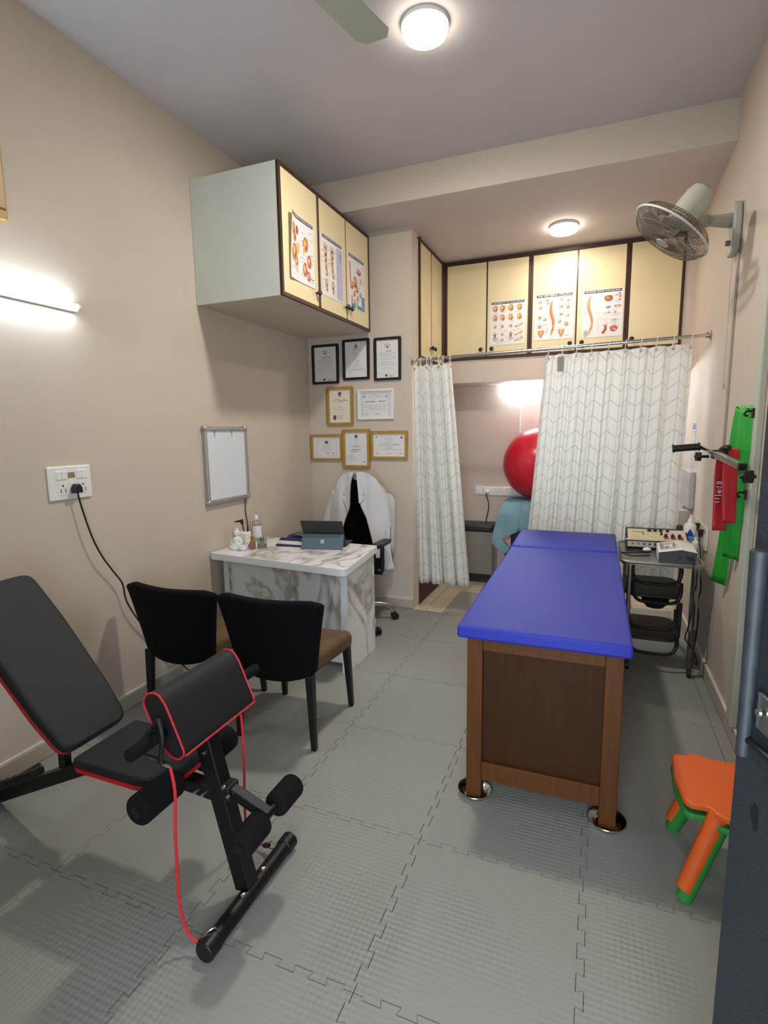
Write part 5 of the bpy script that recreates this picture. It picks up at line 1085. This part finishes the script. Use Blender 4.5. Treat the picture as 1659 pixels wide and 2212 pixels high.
# ---------------------------------------------------------------- wall exerciser, bands
t = thing('wall_exerciser', 'wall mounted exerciser with chrome arm and black grip near the right wall', 'exercise device', (XR, 3.0, 1.25))
bm = B(); cyl(bm, (.345, 2.95, 1.408), (.452, 2.95, 1.417), .0165, n=20); obj('grip', bm, M_black, t, bevel=.003)
for x in (.343, .452): bm = B(); cyl(bm, (x-.004, 2.95, 1.408+(x-.345)*.085), (x+.004, 2.95, 1.409+(x-.345)*.085), .0205, n=20); obj('grip_collar', bm, M_black, t, bevel=.002)
bm = B(); beam(bm, (.458, 2.96, 1.418), (.520, 2.80, 1.376), .016, .014, up=(0, 0, 1)); obj('arm', bm, M_chrome, t, smooth=False)
bm = B(); beam(bm, (.497, 2.84, 1.390), (.558, 2.60, 1.345), .026, .026, up=(0, 0, 1)); obj('arm', bm, M_chrome, t, smooth=False, bevel=.002)
bm = B(); beam(bm, (.556, 2.605, 1.346), (.561, 2.588, 1.343), .028, .028, up=(0, 0, 1)); obj('arm_cap', bm, M_black, t, smooth=False)
def starknob(c, d, r, lab=None):
    u, v, n_ = frame(d); c = Vector(c); bm = B(); pts = [(r*(1+.16*math.cos(6*a))*math.cos(a), r*(1+.16*math.cos(6*a))*math.sin(a)) for a in [2*PI*k/36 for k in range(36)]]
    prism(bm, pts, lambda x, y: c+u*x+v*y, lambda x, y: c+u*x+v*y+n_*.018); cyl(bm, c+n_*.0, c-n_*.04, r*.35); return obj('star_knob', bm, M_black, t, bevel=.003)
starknob((.572, 2.57, 1.305), (.3, -1, .1), .026); starknob((.452, 2.90, 1.372), (-1, -.4, 0), .02); starknob((.548, 2.86, 1.405), (-.3, -.3, 1), .02)
bm = B(); cbox(bm, (.515, 2.85, 1.385), (.05, .05, .04)); tube(bm, [(.52, 2.86, 1.39), (.575, 2.95, 1.385), (XR-.01, 3.02, 1.38)], .014, n=10); obj('clamp', bm, M_black, t, bevel=.003)
bm = B(); box(bm, XR-.03, XR-.0005, 2.99, 3.06, 1.12, 1.45); obj('wall_plate', bm, M_black, t, smooth=False, bevel=.004)
def strip(bm, pts, wdir, w0, w1, th=.002, wave=.004):
    P = spline(pts, 6); n = len(P); W = Vector(wdir)
    g = [[bm.verts.new(P[j]+W*((w0+(w1-w0)*j/(n-1))*(i/8-.5))+Vector((-wave*math.sin(i*1.5+j*.12), 0, 0))) for i in range(9)] for j in range(n)]
    for j in range(n-1):
        for i in range(8): bm.faces.new((g[j][i], g[j][i+1], g[j+1][i+1], g[j+1][i]))
WY = Vector((.42, -.90, 0)).normalized()
W1 = (.98, .2, 0)
bm = B(); strip(bm, [(.551, 2.93, 1.402), (.549, 2.932, 1.30), (.556, 2.935, 1.15), (.563, 2.94, 1.016)], W1, .05, .062)
strip(bm, [(.571, 2.865, 1.403), (.572, 2.862, 1.30), (.578, 2.86, 1.18), (.585, 2.86, 1.066)], W1, .064, .056)
strip(bm, [(.551, 2.93, 1.402), (.560, 2.90, 1.412), (.571, 2.865, 1.403)], W1, .05, .064)
rb = simple('exercise_band', 'red latex exercise band folded over the wall exerciser', 'exercise band', bm, M_redl, 'latex exercise bands', solid=.002)
q_ = Print((.545, 2.924, 1.20), (1, 0, 0), (0, 0, 1), (0, -1, 0))
for k in range(7): q_.greek(-.014, .012, .06-.008*k, .006, M_paper if k % 3 else M_black, .001)
q_.poly([(-.012, .01), (-.004, .018), (.004, .018), (.012, .010), (0, -.004)], M_paper, .001)
for k in range(6): q_.greek(-.016, .010, -.012-.008*k, .006, M_black if k % 2 else M_paper, .001)
q_.done('printed_mark', None, None, parent=rb)
bm = B(); strip(bm, [(.640, 2.93, 1.59), (.640, 2.93, 1.40), (.632, 2.96, 1.20), (.632, 3.00, 1.0), (.640, 3.05, .86)], (.45, -.89, 0), .12, .11, wave=.007)
strip(bm, [(.622, 3.02, 1.60), (.618, 3.03, 1.45), (.625, 3.06, 1.20), (.630, 3.12, .95), (.632, 3.24, .68)], (.45, -.89, 0), .06, .11, wave=.005)
strip(bm, [(.622, 3.02, 1.60), (.632, 2.97, 1.604), (.640, 2.93, 1.59)], (.45, -.89, 0), .06, .12, wave=.004)
simple('exercise_band', 'long bright green latex band hanging on the right wall hook', 'exercise band', bm, M_green, 'latex exercise bands', solid=.002)
for z, y, lab in ((1.567, 2.855, 'black wall hook holding the green band at its top'), (1.20, 2.87, 'black wall hook halfway down the green band')):
    bm = B(); box(bm, .632, .641, y-.018, y+.018, z-.022, z+.022); tube(bm, [(.634, y, z+.01), (.612, y, z+.008), (.606, y, z-.006), (.620, y, z-.012)], .005); simple('wall_hook', lab, 'hook', bm, M_black, 'black wall hooks')

# ---------------------------------------------------------------- stacked child stools
def stool(label, m, dz):
    t = thing('child_stool', label, 'stool', (.455, 1.94, dz), 'stacked plastic child stools')
    half = [(.300, 2.075), (.292, 1.94), (.306, 1.815), (.325, 1.795), (.375, 1.800), (.392, 1.765), (.425, 1.755)]
    poly = half+[(.91-x, y) for x, y in half[::-1]]+[(.585, 2.09), (.545, 2.10), (.53, 2.085), (.42, 2.085), (.40, 2.10), (.36, 2.10), (.345, 2.08)]
    bm = B(); zprism(bm, rpoly(poly, .012, 2), .262+dz, .285+dz); obj('seat', bm, m, t, bevel=.006)
    for x, y, bx_, by_ in ((.405, 1.80, .318, 1.765), (.505, 1.80, .592, 1.765), (.405, 2.05, .322, 2.10), (.505, 2.05, .588, 2.10)):
        bm = B(); a, b = Vector((x, y, .268+dz)), Vector((bx_, by_, .004+dz)); tube(bm, [a, a.lerp(b, .5), b], .024, n=16, sp=False, rad=lambda q: .030-.005*q); obj('leg', bm, m, t, bevel=.003)
    return t
stool('green plastic child stool under the orange one', M_grn, -.004); stool('orange plastic child stool stacked on the green one', M_orange, .034)

# ---------------------------------------------------------------- entrance door leaf
Ea, Hh = Vector((.224, .93, 0)), Vector((.50, -.12, 0)); dd = (Hh-Ea).normalized(); nd = Vector((dd.y, -dd.x, 0)); nd = nd if nd.x > 0 else -nd
bm = B(); prism(bm, [(0, 0.004), ((Hh-Ea).length, 0.004), ((Hh-Ea).length, 2.13), (0, 2.13)], lambda u, v: Ea+dd*u+Vector((0, 0, v)), lambda u, v: Ea+dd*u+nd*.04+Vector((0, 0, v)))
door = obj('door_1', bm, M_door, None, smooth=False, bevel=.002); tag(door, kind='structure')
FP = lambda u, z, n: Ea+dd*u-nd*n+Vector((0, 0, z))
bm = B(); tube(bm, [FP(.046, 1.015, .016), FP(.044, 1.33, .016)], .014, n=20, sp=False, rad=lambda q: .0088+.0032*min(1, q*3)); obj('door_handle', bm, mat('handle_grey', '#262a2f', .55, metal=.05, var=.25, vscale=30), door, bevel=.003)
bm = B(); v = box(bm, 0, .07, -.004, .004, 0, .055); bmesh.ops.transform(bm, matrix=Matrix.Translation(FP(.06, 1.07, .006))@Matrix.Rotation(math.atan2(dd.y, dd.x), 4, 'Z')@Matrix.Rotation(.0, 4, 'Y'), verts=bm.verts[:])
cyl(bm, FP(.075, 1.10, .012), FP(.075, 1.10, .018), .006, n=12); cyl(bm, FP(.105, 1.095, .012), FP(.105, 1.095, .018), .006, n=12); obj('latch', bm, M_chrome, door, smooth=False, bevel=.002)
bm = B(); tube(bm, [FP(.035, 1.045, .014), FP(.10, 1.045, .010), FP(.16, 1.05, .010)], .006, n=10, sp=False); obj('latch_bolt', bm, M_black, door)
bm = B(); prism(bm, [(.052, .935), (.060, .950), (.071, .945), (.073, .915), (.064, .905), (.056, .918)], lambda u, v: FP(u, v, .0006), lambda u, v: FP(u, v, -.0004)); obj('bolt_hole', bm, M_black, door, smooth=False)
